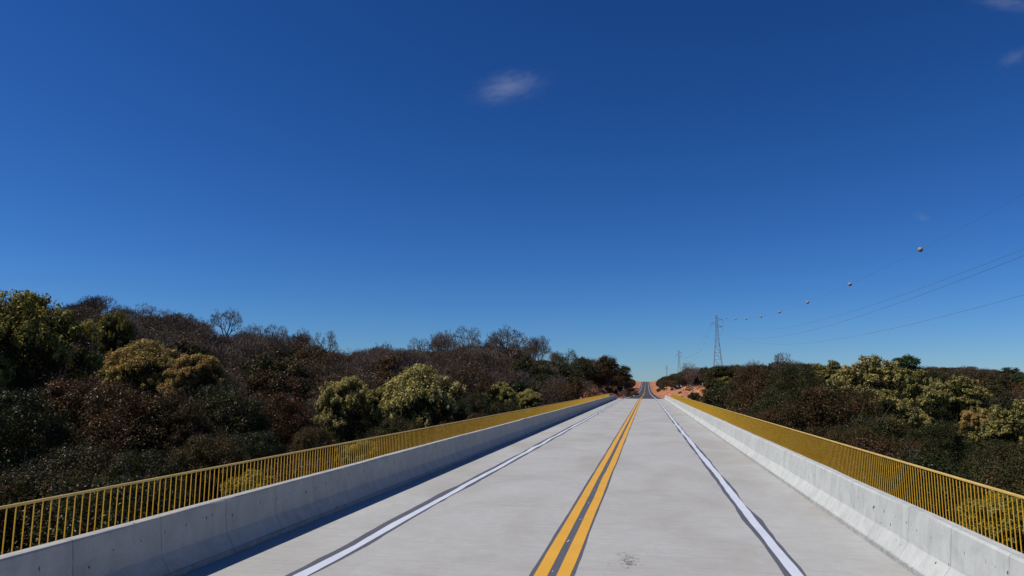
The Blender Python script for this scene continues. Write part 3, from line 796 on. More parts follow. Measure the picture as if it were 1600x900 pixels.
G_HERO = [
 # left bank, in front
 ('bloom_g', 35, 462, 95, 52, 'tallest flowering tree with yellow-green blossom at the left edge', 1.5),
 ('bloom_g', -75, 505, 70, 46, 'yellow-green flowering tree cut off by the left edge'),
 ('bloom_g', 180, 489, 26, 68, 'slim yellow-green treetop rising against the sky right of the tallest flowering tree', 2.0),
 ('bloom_o', 228, 534, 60, 62, 'wide tree with orange-tan blossom left of a smaller orange-tipped one'),
 ('bloom_o', 312, 556, 44, 58, 'smaller rounded tree with orange-tan blossom tips'),
 ('green', 20, 612, 100, 36, 'dark green tree under the tallest flowering tree at the left edge'),
 ('brown', 120, 596, 84, 45, 'russet tree below the slim yellow-green treetop'),
 ('brown', 225, 604, 100, 40, 'broad russet tree below the wide orange-tan flowering tree'),
 ('mix', 95, 700, 90, 27, 'dark olive tree low behind the left end of the railing'),
 ('brown', 275, 625, 62, 40, 'russet tree just right of the broad russet tree'),
 ('mix', 352, 606, 86, 44, 'olive-brown tree below the smaller orange-tipped tree'),
 ('green', 210, 705, 75, 27, 'dark green crown low behind the near left railing'),
 ('mix', 330, 680, 60, 31, 'dark olive crown behind the left railing below the russet trees'),
 ('brown', 442, 616, 70, 50, 'reddish-brown tree left of the pale flowering trees'),
 ('green', 405, 675, 55, 36, 'dark green crown low in front of the reddish-brown tree'),
 ('mix', 490, 668, 40, 42, 'olive crown at the railing between reddish-brown and pale flowering trees'),
 ('bloom', 540, 591, 42, 60, 'narrow pale yellow flowering tree left of the largest round one', 1.4),
 ('bloom', 592, 608, 30, 63, 'small pale flowering tree squeezed between two larger flowering trees', 1.4),
 ('bloom', 655, 574, 62, 62, 'largest round pale yellow flowering tree on the left bank', 1.4),
 ('bloom_g', 565, 690, 38, 40, 'low yellow-flowered crown peeping over the left railing'),
 ('brown', 722, 578, 52, 78, 'reddish-brown tree right of the largest round flowering tree'),
 ('green', 620, 655, 45, 50, 'dark green crown under the largest round flowering tree'),
 ('green', 735, 618, 40, 66, 'dark green crown at the railing left of the two small flowering trees'),
 ('bloom', 787, 599, 30, 78, 'left of the two small flowering trees near the far left railing'),
 ('bloom', 826, 609, 20, 82, 'right of the two small flowering trees near the far left railing'),
 ('green', 530, 575, 30, 100, 'dark green bushy tree above the narrow flowering tree'),
 ('green', 780, 628, 45, 68, 'dark crown at the railing under the two small flowering trees'),
 ('brown', 868, 600, 34, 105, 'brown tree right of the two small flowering trees'),
 ('dry', 905, 590, 30, 140, 'half bare brown tree near the far end of the left railing'),
 ('green', 840, 585, 24, 120, 'dark green crown behind the right one of the two small flowering trees'),
 ('bloom_g', 395, 738, 46, 27, 'olive leafy crown low down, seen through the middle of the left railing'),
 # right bank
 ('bloom_d', 1352, 561, 76, 66, 'large olive-yellow flowering tree highest on the right bank'),
 ('bloom_d', 1428, 577, 56, 62, 'olive-yellow flowering tree right of the highest one on the right bank'),
 ('bloom_d', 1296, 566, 34, 78, 'thinly flowering tree left of the highest one on the right bank'),
 ('bloom_d', 1487, 590, 54, 56, 'third olive-yellow flowering tree, sloping down on the right bank'),
 ('bloom_o', 1535, 640, 30, 48, 'low orange-tan flowering crown near the right edge'),
 ('bloom_d', 1600, 630, 68, 44, 'pale flowering tree at the right edge'),
 ('brown', 1205, 574, 72, 82, 'russet tree with dense crown left of the flowering trees on the right bank'),
 ('mix', 1255, 570, 62, 72, 'olive-brown tree right of the dense russet tree on the right bank'),
 ('brown', 1300, 604, 84, 52, 'russet and green tree in front of the right flowering trees'),
 ('mix', 1215, 612, 58, 62, 'olive crown behind the middle of the right railing'),
 ('bloom_d', 1405, 622, 52, 52, 'dull olive flowering crown lower down in front of the highest flowering trees on the right'),
 ('green', 1370, 652, 84, 42, 'dark green tree in front of the highest flowering tree on the right'),
 ('green', 1462, 660, 60, 38, 'dark green crown behind the near right railing'),
 ('green', 1545, 690, 60, 34, 'darkest green crown low at the near right railing'),
 ('green', 1625, 690, 55, 33, 'dark green crown cut off by the right edge above the railing'),
 ('mix', 1330, 665, 50, 42, 'olive crown low behind the right railing'),
 ('mix', 1170, 590, 30, 100, 'olive-brown tree left of the dense russet tree'),
 ('bloom_g', 1565, 772, 62, 24, 'olive leafy crown low down, seen through the near right railing'),
 ('bloom_g', 1131, 589, 15, 150, 'small round olive-green tree by the red soil on the right'),
 ('bloom_d', 1160, 628, 20, 92, 'small yellowish shrub just above the right railing'),
 ('green', 1085, 613, 11, 150, 'dark rounded bush on red soil behind the far right railing'),
 ('bright', 1416, 555, 25, 130, 'bright green rounded tree on the right skyline', 0.8),
 ('far_green', 1578, 574, 16, 230, 'dark green crown on the skyline at the right edge'),
 ('far_brown', 950, 556, 20, 215, 'russet crown high on the skyline left of the road end'),
 ('far_mix', 974, 571, 14, 250, 'last olive-brown crown before the road end on the left'),
 # skyline on the left
 ('umbrella', 356, 482, 28, 135, 'lone leafless tree with rounded fan of branches standing above the left ridge'),
 ('bare', 148, 460, 40, 120, 'leafless tree on the ridge right of the tallest flowering tree'),
 ('umbrella', 232, 475, 34, 125, 'leafless spreading tree behind the orange-tan flowering tree'),
 ('umbrella_g', 285, 487, 26, 125, 'flat-topped tree with thin green leaves on the left ridge'),
 ('umbrella', 795, 510, 48, 150, 'widest leafless umbrella-shaped tree on the ridge'),
 ('umbrella', 735, 509, 30, 155, 'leafless tree left of the widest umbrella-shaped tree'),
 ('bare', 690, 516, 34, 150, 'leafless tree at the low point of the left ridge'),
 ('bare', 838, 525, 24, 165, 'leafless tree right of the widest umbrella-shaped tree'),
 ('umbrella_g', 885, 546, 24, 180, 'flat dark-leaved crown on the skyline near the road'),
 ('umbrella', 200, 477, 24, 122, 'leafless tree just right of the slim yellow-green treetop'),
 ('umbrella', 262, 483, 20, 128, 'leafless tree with thin forked limbs behind the flat-topped green one'),
 ('umbrella', 318, 496, 20, 130, 'low leafless tree left of the lone fan-shaped tree'),
 ('umbrella', 402, 506, 24, 140, 'leafless tree just right of the lone fan-shaped tree'),
 ('umbrella', 438, 507, 26, 142, 'wide leafless tree on the ridge above the reddish-brown tree'),
 ('umbrella', 478, 513, 22, 145, 'leafless tree on the ridge where it starts to fall to the right'),
 ('umbrella', 512, 517, 20, 148, 'leafless tree at the falling end of the ridge'),
 ('umbrella', 600, 534, 20, 150, 'leafless tree in the dip of the left skyline'),
 ('umbrella', 655, 527, 22, 150, 'leafless tree on the skyline above the largest round flowering tree'),
 ('umbrella', 765, 519, 22, 158, 'leafless tree hard against the widest umbrella-shaped one'),
 ('umbrella', 1080, 566, 16, 200, 'leafless tree between the two larger power towers'),
 ('umbrella', 1180, 562, 18, 180, 'leafless tree left of the highest leafless one on the right skyline'),
 ('umbrella', 1225, 551, 26, 170, 'leafless tree standing highest on the right skyline'),
]
for h in G_HERO: hero(*h)

# ------------------------------------------------------------------ forest fill
SKX = np.array([-200, 0, 60, 100, 150, 200, 250, 300, 350, 400, 450, 500, 540, 580, 620, 680, 740, 800, 850, 900, 940, 965, 985, 1000, 1008, 1016, 1030, 1045, 1070, 1100, 1150, 1170, 1185, 1225, 1260, 1300, 1350, 1400, 1440, 1500, 1540, 1600, 1900])
SKY_ = np.array([455, 468, 472, 478, 472, 490, 488, 498, 514, 518, 523, 527, 540, 547, 541, 530, 526, 530, 548, 554, 558, 560, 580, 598, 600, 599, 590, 582, 574, 570, 569, 575, 567, 560, 565, 568, 568, 569, 571, 572, 576, 580, 585])
FRX = np.array([-200, 0, 100, 200, 330, 400, 480, 520, 600, 700, 760, 850, 960, 1050, 1150, 1200, 1300, 1400, 1500, 1600, 1900])
FRY = np.array([735, 735, 745, 745, 735, 725, 715, 715, 700, 660, 640, 640, 640, 640, 625, 630, 660, 690, 710, 720, 720])

def fill(n_try, xr, dr, kinds, weights, spacing, mode, hrange, rrange, cap_jit, limit):
    made = 0
    for _ in range(n_try):
        if made >= limit: break
        px = random.uniform(*xr); dep = math.sqrt(random.uniform(dr[0] ** 2, dr[1] ** 2))
        p = at(px, 600, dep); x, y = p[0], p[1]
        rad = random.uniform(*rrange)
        if y < 172 and abs(x) < 8.5 + rad: continue
        if x > 0 and 1000 < px < 1120 and 105 < dep and y < 330 and x < 25: continue
        edge_l = -10.5 if y < 900 else -14
        if y >= 172 and edge_l - rad * 0.7 < x < (21 if y < 330 else 14) + rad * 0.7: continue
        if any((x - a) ** 2 + (y - b_) ** 2 < (spacing * (0.6 + 0.4 * (rad + c) / 7)) ** 2 for a, b_, c in TAKEN): continue
        gz = float(ground_z(x, y))
        H = random.uniform(*hrange); ztop = gz + H
        sx_, sy_, _d = project((x, y, ztop))
        cap = float(np.interp(sx_, SKX, SKY_)) + abs(random.gauss(0, cap_jit))
        if mode == 'front': cap = float(np.interp(sx_, FRX, FRY)) + abs(random.gauss(0, 12))
        kind = random.choices(kinds, weights)[0]
        if kind == 'bare' and mode == 'sky': cap -= random.uniform(0, 8)
        if kind not in ('bare', 'dry') and mode == 'sky': cap += 13 if px < 1000 else 2
        if sy_ < cap:
            ztop = at(sx_, cap, _d)[2]
            if ztop - gz < 3.5: continue
            if ztop - gz < H * 0.6: rad *= 0.8
        side = 'left' if x < 0 else 'right'
        lab = {
            'bare': ('leafless grey-brown tree in the forest on the %s of the road' % side, 'leafless trees of the %s forest' % side),
            'dry': ('half bare tree with scattered dry leaves in the forest on the %s of the road' % side, 'half bare trees of the %s forest' % side),
            'brown': ('russet-leaved tree filling the near bank on the %s' % side, 'russet trees of the near %s bank' % side),
            'green': ('dark green tree filling the near bank on the %s' % side, 'dark green trees of the near %s bank' % side),
            'mix': ('olive-brown tree filling the near bank on the %s' % side, 'olive-brown trees of the near %s bank' % side),
            'far_brown': ('russet-leaved tree in the forest on the %s of the road' % side, 'russet trees of the %s forest' % side),
            'far_mix': ('olive-brown tree in the forest on the %s of the road' % side, 'olive-brown trees of the %s forest' % side),
            'far_green': ('dark green tree in the forest on the %s of the road' % side, 'dark green trees of the %s forest' % side),
            'bright': ('fresher green tree among the brown forest on the %s' % side, 'fresher green trees of the %s forest' % side),
        }[kind]
        plant(kind, x, y, ztop, rad, lab[0], 'tree', lab[1], parts=(dep < 110), gz=gz)
        TAKEN.append((x, y, rad)); made += 1
    print('fill', mode, xr, dr, made)

fill(900, (-150, 900), (24, 62), ['brown', 'green', 'mix'], [4, 3, 4], 3.2, 'front', (10, 14), (2.6, 3.8), 5, 70)
fill(700, (1130, 1750), (26, 62), ['brown', 'green', 'mix'], [2, 4, 3], 3.2, 'front', (10, 14), (2.6, 3.8), 5, 45)
fill(2500, (-120, 985), (66, 150), ['bare', 'dry', 'far_brown', 'far_mix', 'far_green'], [5, 5, 3, 4, 1.2], 4.6, 'sky', (7.5, 11), (2.8, 4.2), 8, 190)
fill(3000, (-120, 998), (150, 330), ['bare', 'dry', 'far_brown', 'far_mix', 'bright'], [4.5, 5, 2.5, 3.5, 0.5], 5.0, 'sky', (7.5, 12), (3.0, 4.6), 7, 220)
fill(1500, (1030, 1700), (66, 150), ['bare', 'dry', 'far_brown', 'far_mix', 'far_green'], [0.8, 2, 2, 5, 5], 5.0, 'sky', (7, 10.5), (3.0, 4.2), 6, 130)
fill(4500, (1018, 1700), (150, 460), ['bare', 'dry', 'far_brown', 'far_mix', 'far_green', 'bright'], [0.5, 1, 1.2, 4, 6, 1.6], 5.6, 'sky', (7.5, 11), (3.4, 5.0), 3, 260)
fill(1500, (960, 1090), (330, 1000), ['dry', 'far_brown', 'far_mix'], [3, 3, 4], 7.0, 'sky', (6, 10), (3.4, 5), 3, 70)

for k in range(95):      # trees standing along the cleared strip, both sides of the far road
    y = 178 + k * 5.6 + random.uniform(-2, 2)
    for sgn in (-1, 1):
        if sgn < 0: x = (-14.5 if y < 215 else -12.5 if y < 330 else -10.8) - abs(random.gauss(0, 1.4))
        else: x = (24.5 if y < 300 else 18.5 if y < 340 else 12.8) + abs(random.gauss(0, 1.4))
        gz = float(ground_z(x, y)); H = random.uniform(6, 9.5); rad = random.uniform(2.4, 3.4); ztop = gz + H
        sx_, sy_, _d = project((x, y, ztop)); cap = float(np.interp(sx_, SKX, SKY_)) + abs(random.gauss(0, 1.5))
        if sy_ < cap: ztop = at(sx_, cap, _d)[2]
        if ztop - gz < 2.4: continue
        kind = random.choices(['dry', 'far_brown', 'far_mix', 'far_green'], [4, 3, 4, 2])[0]; side = 'left' if sgn < 0 else 'right'
        plant(kind, x, y, ztop, rad, '%s tree edging the %s red soil strip of the far road' % ({'dry': 'half bare brown', 'far_brown': 'russet', 'far_mix': 'olive-brown', 'far_green': 'dark green'}[kind], side), 'tree',
              '%s trees edging the %s soil strip' % ({'dry': 'half bare', 'far_brown': 'russet', 'far_mix': 'olive-brown', 'far_green': 'dark green'}[kind], side), parts=False, gz=gz - 0.4)

# low undergrowth between trunks and on the banks: one mass nobody could count
r3 = np.random.default_rng(9)
n = 5200
pxs = r3.uniform(-150, 1750, n); dep = np.sqrt(r3.uniform(18 ** 2, 260 ** 2, n))
PX = CAM[0] + dep * (CF[0] + CR[0] * (pxs - 800) / FPX); PY = dep * (CF[1] + CR[1] * (pxs - 800) / FPX)
ok = ~((PY < 166) & (np.abs(PX) < 8.5)) & ~((PY >= 166) & (PX > -12) & (PX < 20))
PX, PY, dep = PX[ok], PY[ok], dep[ok]
n = len(PX); PZ = ground_z(PX, PY); per = 22
idx = np.repeat(np.arange(n), per)
h = r3.uniform(0.4, 1.6, n)
C = np.stack([PX[idx] + r3.normal(0, 0.7, n * per), PY[idx] + r3.normal(0, 0.7, n * per), PZ[idx] + r3.random(n * per) * h[idx]], 1)
v, f = leaves(C, r3.normal(0, 1, (len(C), 3)) + np.array([0, 0, 0.5]), 0.42, r3)
tag(link('undergrowth', npmesh('undergrowth', v, f, [M['leaf_dry']])), 'low dry brown undergrowth covering the forest floor', 'undergrowth', kind='stuff')

# ------------------------------------------------------------------ roadside bits past the bridge
MOUNDS = [(-10.0, 215, 3.6, 26, 1.7), (-9.5, 320, 3.4, 60, 2.4), (12.5, 250, 5.0, 40, 2.6), (12.0, 380, 4.8, 80, 3.6), (20.0, 205, 8.0, 34, 2.9)]
def surf(x, y):
    e = [h * max(0.0, 1 - ((x - a) / rx) ** 2 - ((y - b_) / ry) ** 2) ** 0.8 - 0.3 for a, b_, rx, ry, h in MOUNDS]
    return float(ground_z(x, y)) + max([0.0] + e)
def bush(x, y, h, rad, label, mat='leaf_mix', seed=1, group=None):
    r = np.random.default_rng(seed); gz = surf(x, y) - 0.08; k = 900
    u = unit(k, r); u[:, 2] = np.abs(u[:, 2]); P = u * (r.random((k, 1)) ** 0.35) * np.array([rad, rad, h]) * (0.8 + 0.3 * r.random((k, 1)))
    v, f = leaves(P, u + r.normal(0, .6, (k, 3)), 0.3, r)
    root = empty('bush', (x, y, gz)); link('foliage', npmesh('foliage', v, f, [M[mat]]), root)
    P1 = u[:14] * np.array([rad, rad, h]) * 0.8
    v, f = tubes(np.zeros((14, 3)), P1, np.full(14, .04), np.full(14, .012)); link('stem', npmesh('stem', v, f, [M['bark']]), root)
    return tag(root, label, 'bush', group)
def groundpt(px, py):
    """where the view ray through a pixel first meets the ground"""
    for d in np.arange(150, 900, 1.0):
        p = at(px, py, d)
        if p[2] <= float(ground_z(p[0], p[1])): return p
    return at(px, py, 900)
p = at(983, 612, 235); bush(p[0], p[1], 2.3, 1.3, 'dark dry bush on the red soil left of the far road, nearer one', 'leaf_brown', 41)
p = at(993, 609, 300); bush(p[0], p[1], 2.2, 1.6, 'dark dry bush on the red soil left of the far road, farther one', 'leaf_brown', 42)
p = at(1045, 612, 420); bush(p[0], p[1], 1.5, 1.2, 'small green bush among pale rocks on the right soil bank', 'leaf_green', 43)
for k in range(110):     # scrub regrowing at the foot of the banks
    sgn = random.choice((-1, 1)); y = random.uniform(185, 620)
    x = (-9.0 - abs(random.gauss(0, 1.8))) if sgn < 0 else ((17 if y < 300 else 9.5) + abs(random.gauss(0, 3.0)))
    side = 'left' if sgn < 0 else 'right'
    bush(x, y, random.uniform(0.7, 2.0), random.uniform(0.6, 1.6), 'low dry scrub bush at the edge of the %s soil bank' % side, random.choice(['leaf_dry', 'leaf_brown', 'leaf_mix']), 500 + k, 'scrub bushes on the %s soil bank' % side)

for k in range(60):
    y = random.uniform(176, 300); x = random.uniform(11, 27)
    bush(x, y, random.uniform(0.25, 0.9), random.uniform(0.25, 0.8), 'small dry tuft growing on the orange earth right of the far road', random.choice(['leaf_dry', 'leaf_dry', 'leaf_mix']), 700 + k, 'dry tufts on the right earth bank')
import bmesh
def rock(x, y, s, label, seed, group=None, mat='rock'):
    bm = bmesh.new(); bmesh.ops.create_icosphere(bm, subdivisions=2, radius=s)
    r = random.Random(seed)
    for vtx in bm.verts:
        vtx.co *= r.uniform(0.75, 1.15); vtx.co.z *= 0.65
    me = bpy.data.meshes.new('boulder'); bm.to_mesh(me); bm.free(); me.materials.append(M[mat])
    o = link('boulder', me, loc=(x, y, surf(x, y) + s * 0.15)); tag(o, label, 'rock', group); return o
for k in range(34):
    y = random.uniform(180, 400)
    rock(random.uniform(8, 24 if y < 300 else 15), y, random.uniform(0.2, 0.6), 'pale broken boulder lying on the red soil right of the far road', 60 + k, 'boulders on the right soil bank')
# mounds of red earth pushed up beside the road (graded spoil)
def mound(x, y, rx, ry, h, label, seed):
    n = 26; r = np.random.default_rng(seed); t = np.linspace(-1, 1, n); A, B = np.meshgrid(t, t)
    rr = np.clip(1 - (A ** 2 + B ** 2), 0, 1)
    k = r.normal(0, 1, (7, 7)); ki = np.linspace(0, 6, n)
    nz = np.array([np.interp(ki, range(7), np.array([np.interp(kk, range(7), k[:, c]) for c in range(7)])) for kk in ki])
    Z = h * rr ** 0.8 * (1 + 0.22 * nz) - 0.3
    X = x + A * rx; Y = y + B * ry; Zg = ground_z(X, Y) + Z
    i, j = np.meshgrid(np.arange(n - 1), np.arange(n - 1)); b_ = (j * n + i).ravel()
    me = npmesh('soil_mound', np.stack([X, Y, Zg], -1).reshape(-1, 3), np.stack([b_, b_ + 1, b_ + n + 1, b_ + n], 1), [M['soil']], smooth=True)
    return tag(link('soil_mound', me), kind='structure', label=label)
s_ = NT('red_soil', 0.95, 0.15)
n3_ = s_.noise(0.5, 8, 0.8, s_.coords((1, 0.35, 2.2)), 0.6); n2_ = s_.noise(2.5, 6, 0.7, s_.coords())
c_ = s_.ramp(n3_, [(0.28, (0.20, 0.055, 0.025)), (0.46, (0.36, 0.135, 0.065)), (0.60, (0.52, 0.25, 0.13)), (0.78, (0.36, 0.24, 0.12))])
s_.base(s_.mix(0.5, c_, s_.ramp(n2_, [(0.35, g(0.2)), (0.65, g(0.75))]), 'OVERLAY')); s_.bump(n2_, 0.7, 0.2)
M['soil'] = s_.m
mound(-10.0, 215, 3.6, 26, 1.7, 'low bank of red earth left of the far road', 1)
mound(-9.5, 320, 3.4, 60, 2.4, 'long red earth bank farther along the left of the road', 2)
mound(12.5, 250, 5.0, 40, 2.6, 'low bank of orange earth right of the far road', 3)
mound(12.0, 380, 4.8, 80, 3.6, 'long orange earth bank farther along the right of the road', 4)
mound(20.0, 205, 8.0, 34, 2.9, 'wide heap of orange earth behind the end of the right railing', 5)
mound(-17.0, 172, 1.7, 3, 2.2, 'small patch of bare red earth among trees on the left bank', 6)
# short marker post at the end of the right barrier
v, f, _ = merge(boxes([(-0.06, 0.06, -0.06, 0.06, -0.2, 0.62)]), boxes([(-0.075, 0.075, -0.075, 0.075, 0.62, 0.72)]))
tag(link('marker_post', npmesh('marker_post', v, f, [M['chip']]), loc=(4.9, 168, 0)), 'short pale marker post at the far end of the right barrier', 'post')

# ------------------------------------------------------------------ power line
LXP = 41.5 + CAM[0]
BALLS = [(1438, 390), (1328, 444), (1262, 473), (1218, 488), (1189, 495), (1166, 498), (1149.5, 498.5), (1134.5, 497)]
def on_line(px, py):          # the point of the line's vertical plane that shows at a photo position
    d = at(px, py, 1.0) - CAM
    return CAM + d * (LXP - CAM[0]) / d[0]
BP = [on_line(*b_) for b_ in BALLS]
WQ = np.polyfit([p[1] for p in BP], [p[2] for p in BP], 2)
print('wire', WQ, [round(p[1]) for p in BP])
def wire_z1(Y): return float(np.polyval(WQ, Y))
def tower(x, y, H, label, thick=0.085, gzz=None, ztop=None):
    gz = float(ground_z(x, y)) if gzz is None else gzz
    if ztop is not None: H = ztop - gz
    root = empty('transmission_tower', (x, y, gz)); tag(root, label, 'pylon', 'lattice towers of the power line')
    zs = [0, .14, .27, .38, .48, .57, .65, .72, .78, .84, .89, .94, 1.0]
    def hw(t): return H * (0.062 * (1 - t / 0.72) + 0.018) if t < 0.72 else H * 0.018 * (1 - (t - .72) / .28 * 0.55)
    P0 = []; P1 = []; RR = []
    for a, b_ in zip(zs[:-1], zs[1:]):
        w0, w1 = hw(a), hw(b_)
        c0 = [np.array([sx * w0, sy * w0, a * H]) for sx, sy in ((-1, -1), (1, -1), (1, 1), (-1, 1))]
        c1 = [np.array([sx * w1, sy * w1, b_ * H]) for sx, sy in ((-1, -1), (1, -1), (1, 1), (-1, 1))]
        for k in range(4):
            j = (k + 1) % 4
            P0 += [c0[k], c0[k], c0[j], c1[k]]; P1 += [c1[k], c1[j], c1[k], c1[j]]; RR += [thick * 1.5, thick * .7, thick * .7, thick * .8]
    v, f = tubes(P0, P1, RR, RR, 4); link('lattice_mast', npmesh('lattice_mast', v, f, [M['steel']]), root)
    tips = []
    for sx, t in ((1, .935), (-1, .885), (1, .835)):
        w_ = hw(t); L = H * 0.082
        tip = np.array([sx * L, 0, t * H - 0.1 * 0])
        P0 = [[sx * w_, -w_, t * H - .4], [sx * w_, w_, t * H - .4], [sx * w_, -w_, t * H + 1.0], [sx * w_, w_, t * H + 1.0]]; P1 = [tip] * 4
        q = [np.array(a) * .5 + tip * .5 for a in P0]
        P0 += [q[0], q[1]]; P1 += [q[2], q[3]]
        v, f = tubes(P0, P1, [thick] * 6, [thick] * 6, 4); arm = link('cross_arm', npmesh('cross_arm', v, f, [M['steel']]), root)
        pts = []; rr = []
        for k in range(9):
            pts.append((tip[0], 0, tip[2] - 0.25 * k)); rr.append(0.14)
        v, f = tubes([(p[0], p[1], p[2]) for p in pts], [(p[0], p[1], p[2] - .12) for p in pts], rr, [0.05] * 9, 6)
        link('insulator', npmesh('insulator', v, f, [M['ins']]), arm)
        tips.append((x + tip[0], y, gz + tip[2] - 2.4))
    return root, (x, y, gz + H), tips
t1, top1, tips1 = tower(LXP, 430, 0, 'nearest and tallest lattice power tower standing above the right treeline', 0.065, ztop=wire_z1(430))
p2 = at(1060.5, 547.5, 900); t2, top2, tips2 = tower(p2[0], p2[1], 0, 'second lattice power tower, smaller and farther left than the tallest', 0.085, ztop=p2[2])
p3 = at(1041.5, 571, 1400); t3, top3, tips3 = tower(p3[0], p3[1], 0, 'tiny farthest lattice power tower just above the trees beside the road notch', 0.11, ztop=p3[2])
t0, top0, tips0 = tower(LXP, -110, 0, 'lattice power tower behind the viewpoint', 0.10, ztop=wire_z1(-110))

def cable(name, A, B, sag, rad, label, group, n=60, low=None):
    A = np.array(A, float); B = np.array(B, float); t = np.linspace(0, 1, n + 1)[:, None]
    P = A + (B - A) * t; P[:, 2] -= (4 * sag * t * (1 - t))[:, 0]
    v, f = tubes(P[:-1], P[1:], np.full(n, rad), np.full(n, rad), 4)
    tag(link(name, npmesh(name, v, f, [M['wire']])), label, 'cable', group)
    return lambda u: A + (B - A) * u - np.array([0, 0, 4 * sag * u * (1 - u)])
sag1 = float(WQ[0]) * 270 ** 2
gw = cable('ground_wire', top0, top1, sag1, 0.010, 'thin top wire carrying the marker balls to the tallest tower', None)
names = ['upper right', 'left', 'lower right']
def sag_through(A, B, px, py):      # sag for which the span crosses a photo column at a photo row
    A = np.array(A); B = np.array(B); best = None
    for sg in np.arange(8, 30, 0.1):
        pr = [project(A + (B - A) * u - np.array([0, 0, 4 * sg * u * (1 - u)])) for u in np.linspace(0.3, 0.6, 121)]
        y_ = min(pr, key=lambda q: abs(q[0] - px))[1]
        if best is None or abs(y_ - py) < best[0]: best = (abs(y_ - py), sg)
    return best[1]
for i, ty_ in enumerate((391, 399, 460)):
    cable('power_cable', tips0[i], tips1[i], sag_through(tips0[i], tips1[i], 1598, ty_), 0.017, 'dark power cable hanging from the %s arm of the tallest tower' % names[i], None, 80)
for i in range(3):
    cable('power_cable', tips1[i], tips2[i], 9, 0.02, 'faint power cable between the %s arms of the tallest and second towers' % names[i], None)
    cable('power_cable', tips2[i], tips3[i], 9, 0.02, 'faint power cable between the %s arms of the second and farthest towers' % names[i], None)
cable('ground_wire', top1, top2, 19.5, 0.012, 'thin top wire between the tallest and second towers', None)
cable('ground_wire', top2, top3, 9, 0.012, 'thin top wire between the second and farthest towers', None)

def ball_mesh():
    bm = bmesh.new(); bmesh.ops.create_uvsphere(bm, u_segments=24, v_segments=16, radius=0.37)
    for f_ in bm.faces: f_.smooth = True
    bmesh.ops.create_cone(bm, segments=24, radius1=0.385, radius2=0.385, depth=0.05, cap_ends=True)
    me = bpy.data.meshes.new('marker_ball'); bm.to_mesh(me); bm.free(); me.materials.append(M['ball']); return me
BALL = ball_mesh()
ordn = ['nearest and largest', 'second nearest', 'third nearest', 'fourth nearest', 'fifth nearest', 'sixth nearest', 'seventh nearest', 'eighth and last']
def ball(p, label, s=1.0):
    o = link('marker_ball', BALL, loc=p); o.scale = (s, s, s)
    tag(o, label, 'marker ball', 'warning balls strung on the top wire')
for i, yb in enumerate([p[1] for p in BP]):
    u = (yb + 110) / 540.0; ball(gw(u), ordn[i] + ' warning ball on the wire right of the tallest tower')
for i, (bx, by) in enumerate([(1105.5, 526), (1099.5, 537), (1093.5, 545), (1088.5, 550.5), (1084, 554.5), (1078.5, 557.5), (1074.5, 558.5), (1069.5, 557.5), (1064.5, 553.5)]):
    # distance from the tower line's plan geometry
    u = (i + 0.9) / 10.0; a = np.array(top1[:2]); b_ = np.array(top2[:2]); q = a + (b_ - a) * u
    dep = project((q[0], q[1], 20))[2]; p = at(bx, by, dep)
    ball(p, '%s warning ball counted from the tallest tower towards the second tower' % ['first', 'second', 'third', 'fourth', 'fifth', 'sixth', 'seventh', 'eighth', 'ninth'][i], 0.9)

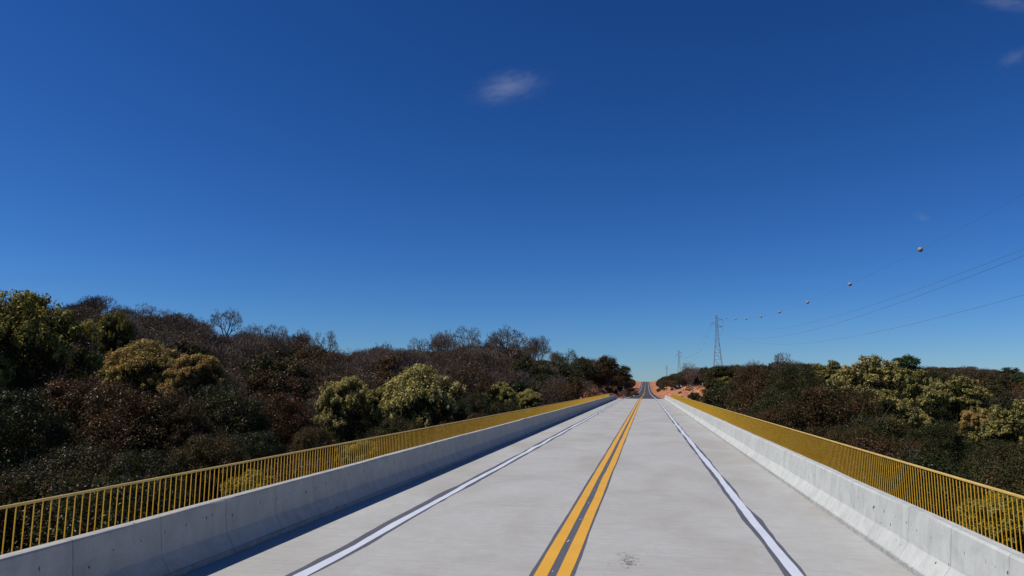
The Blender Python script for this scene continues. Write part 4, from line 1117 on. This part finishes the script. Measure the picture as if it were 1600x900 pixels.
# ------------------------------------------------------------------ clouds (small wisps, real volumes)
def cloud(px, py, depth, wpx, hpx, tilt, dens, label, seed):
    c = at(px, py, depth); k = depth / FPX
    sx, sz, sy = wpx * k / 2, hpx * k / 2, hpx * k / 2
    bm = bmesh.new(); bmesh.ops.create_icosphere(bm, subdivisions=3, radius=1.0)
    me = bpy.data.meshes.new('cloud'); bm.to_mesh(me); bm.free()
    o = link('cloud', me, loc=c); o.scale = (sx, sy, sz)
    o.rotation_euler = (0, -R(tilt), math.atan2(CR[1], CR[0]))
    mt = bpy.data.materials.new('cloud_wisp'); mt.use_nodes = True; t = mt.node_tree
    t.nodes.remove(t.nodes['Principled BSDF'])
    pv = t.nodes.new('ShaderNodeVolumePrincipled'); pv.inputs['Color'].default_value = (0.95, 0.96, 1, 1); pv.inputs['Anisotropy'].default_value = 0.2
    tc = t.nodes.new('ShaderNodeTexCoord'); mp = t.nodes.new('ShaderNodeMapping'); mp.inputs['Location'].default_value = (seed, seed * 2, 0)
    mp.inputs['Scale'].default_value = (1.6, 1.0, 2.0)
    nz = t.nodes.new('ShaderNodeTexNoise'); nz.inputs['Scale'].default_value = 2.1; nz.inputs['Detail'].default_value = 8; nz.inputs['Roughness'].default_value = 0.74; nz.inputs['Distortion'].default_value = 1.1
    ln = t.nodes.new('ShaderNodeVectorMath'); ln.operation = 'LENGTH'
    t.links.new(tc.outputs['Object'], ln.inputs[0]); t.links.new(tc.outputs['Object'], mp.inputs[0]); t.links.new(mp.outputs[0], nz.inputs[0])
    def mth(op, a, b_, cl=False):
        md = t.nodes.new('ShaderNodeMath'); md.operation = op; md.use_clamp = cl
        for q, v_ in enumerate((a, b_)):
            if isinstance(v_, (int, float)): md.inputs[q].default_value = v_
            else: t.links.new(v_, md.inputs[q])
        return md.outputs[0]
    fall = mth('SUBTRACT', 1.0, ln.outputs['Value'], True)
    d = mth('SUBTRACT', mth('ADD', nz.outputs[0], mth('MULTIPLY', fall, 0.34)), 0.585, True)
    d = mth('MULTIPLY', mth('MULTIPLY', d, fall), dens)
    t.links.new(d, pv.inputs['Density']); t.links.new(pv.outputs[0], t.nodes['Material Output'].inputs['Volume'])
    me.materials.append(mt)
    tag(o, label, 'cloud')
cloud(795, 137, 2600, 185, 74, 14, 0.022, 'small thin white cloud alone in the upper middle of the sky', 3.1)
cloud(1575, 4, 2600, 170, 46, -5, 0.022, 'faint wispy cloud in the top right corner', 7.7)
cloud(1585, 90, 2600, 90, 40, 25, 0.018, 'faint wisp below the top right corner cloud', 11.2)
cloud(1442, 340, 3600, 46, 22, -20, 0.022, 'tiny faint wisp above the nearest warning ball', 5.4)
print('objects', len(bpy.data.objects))
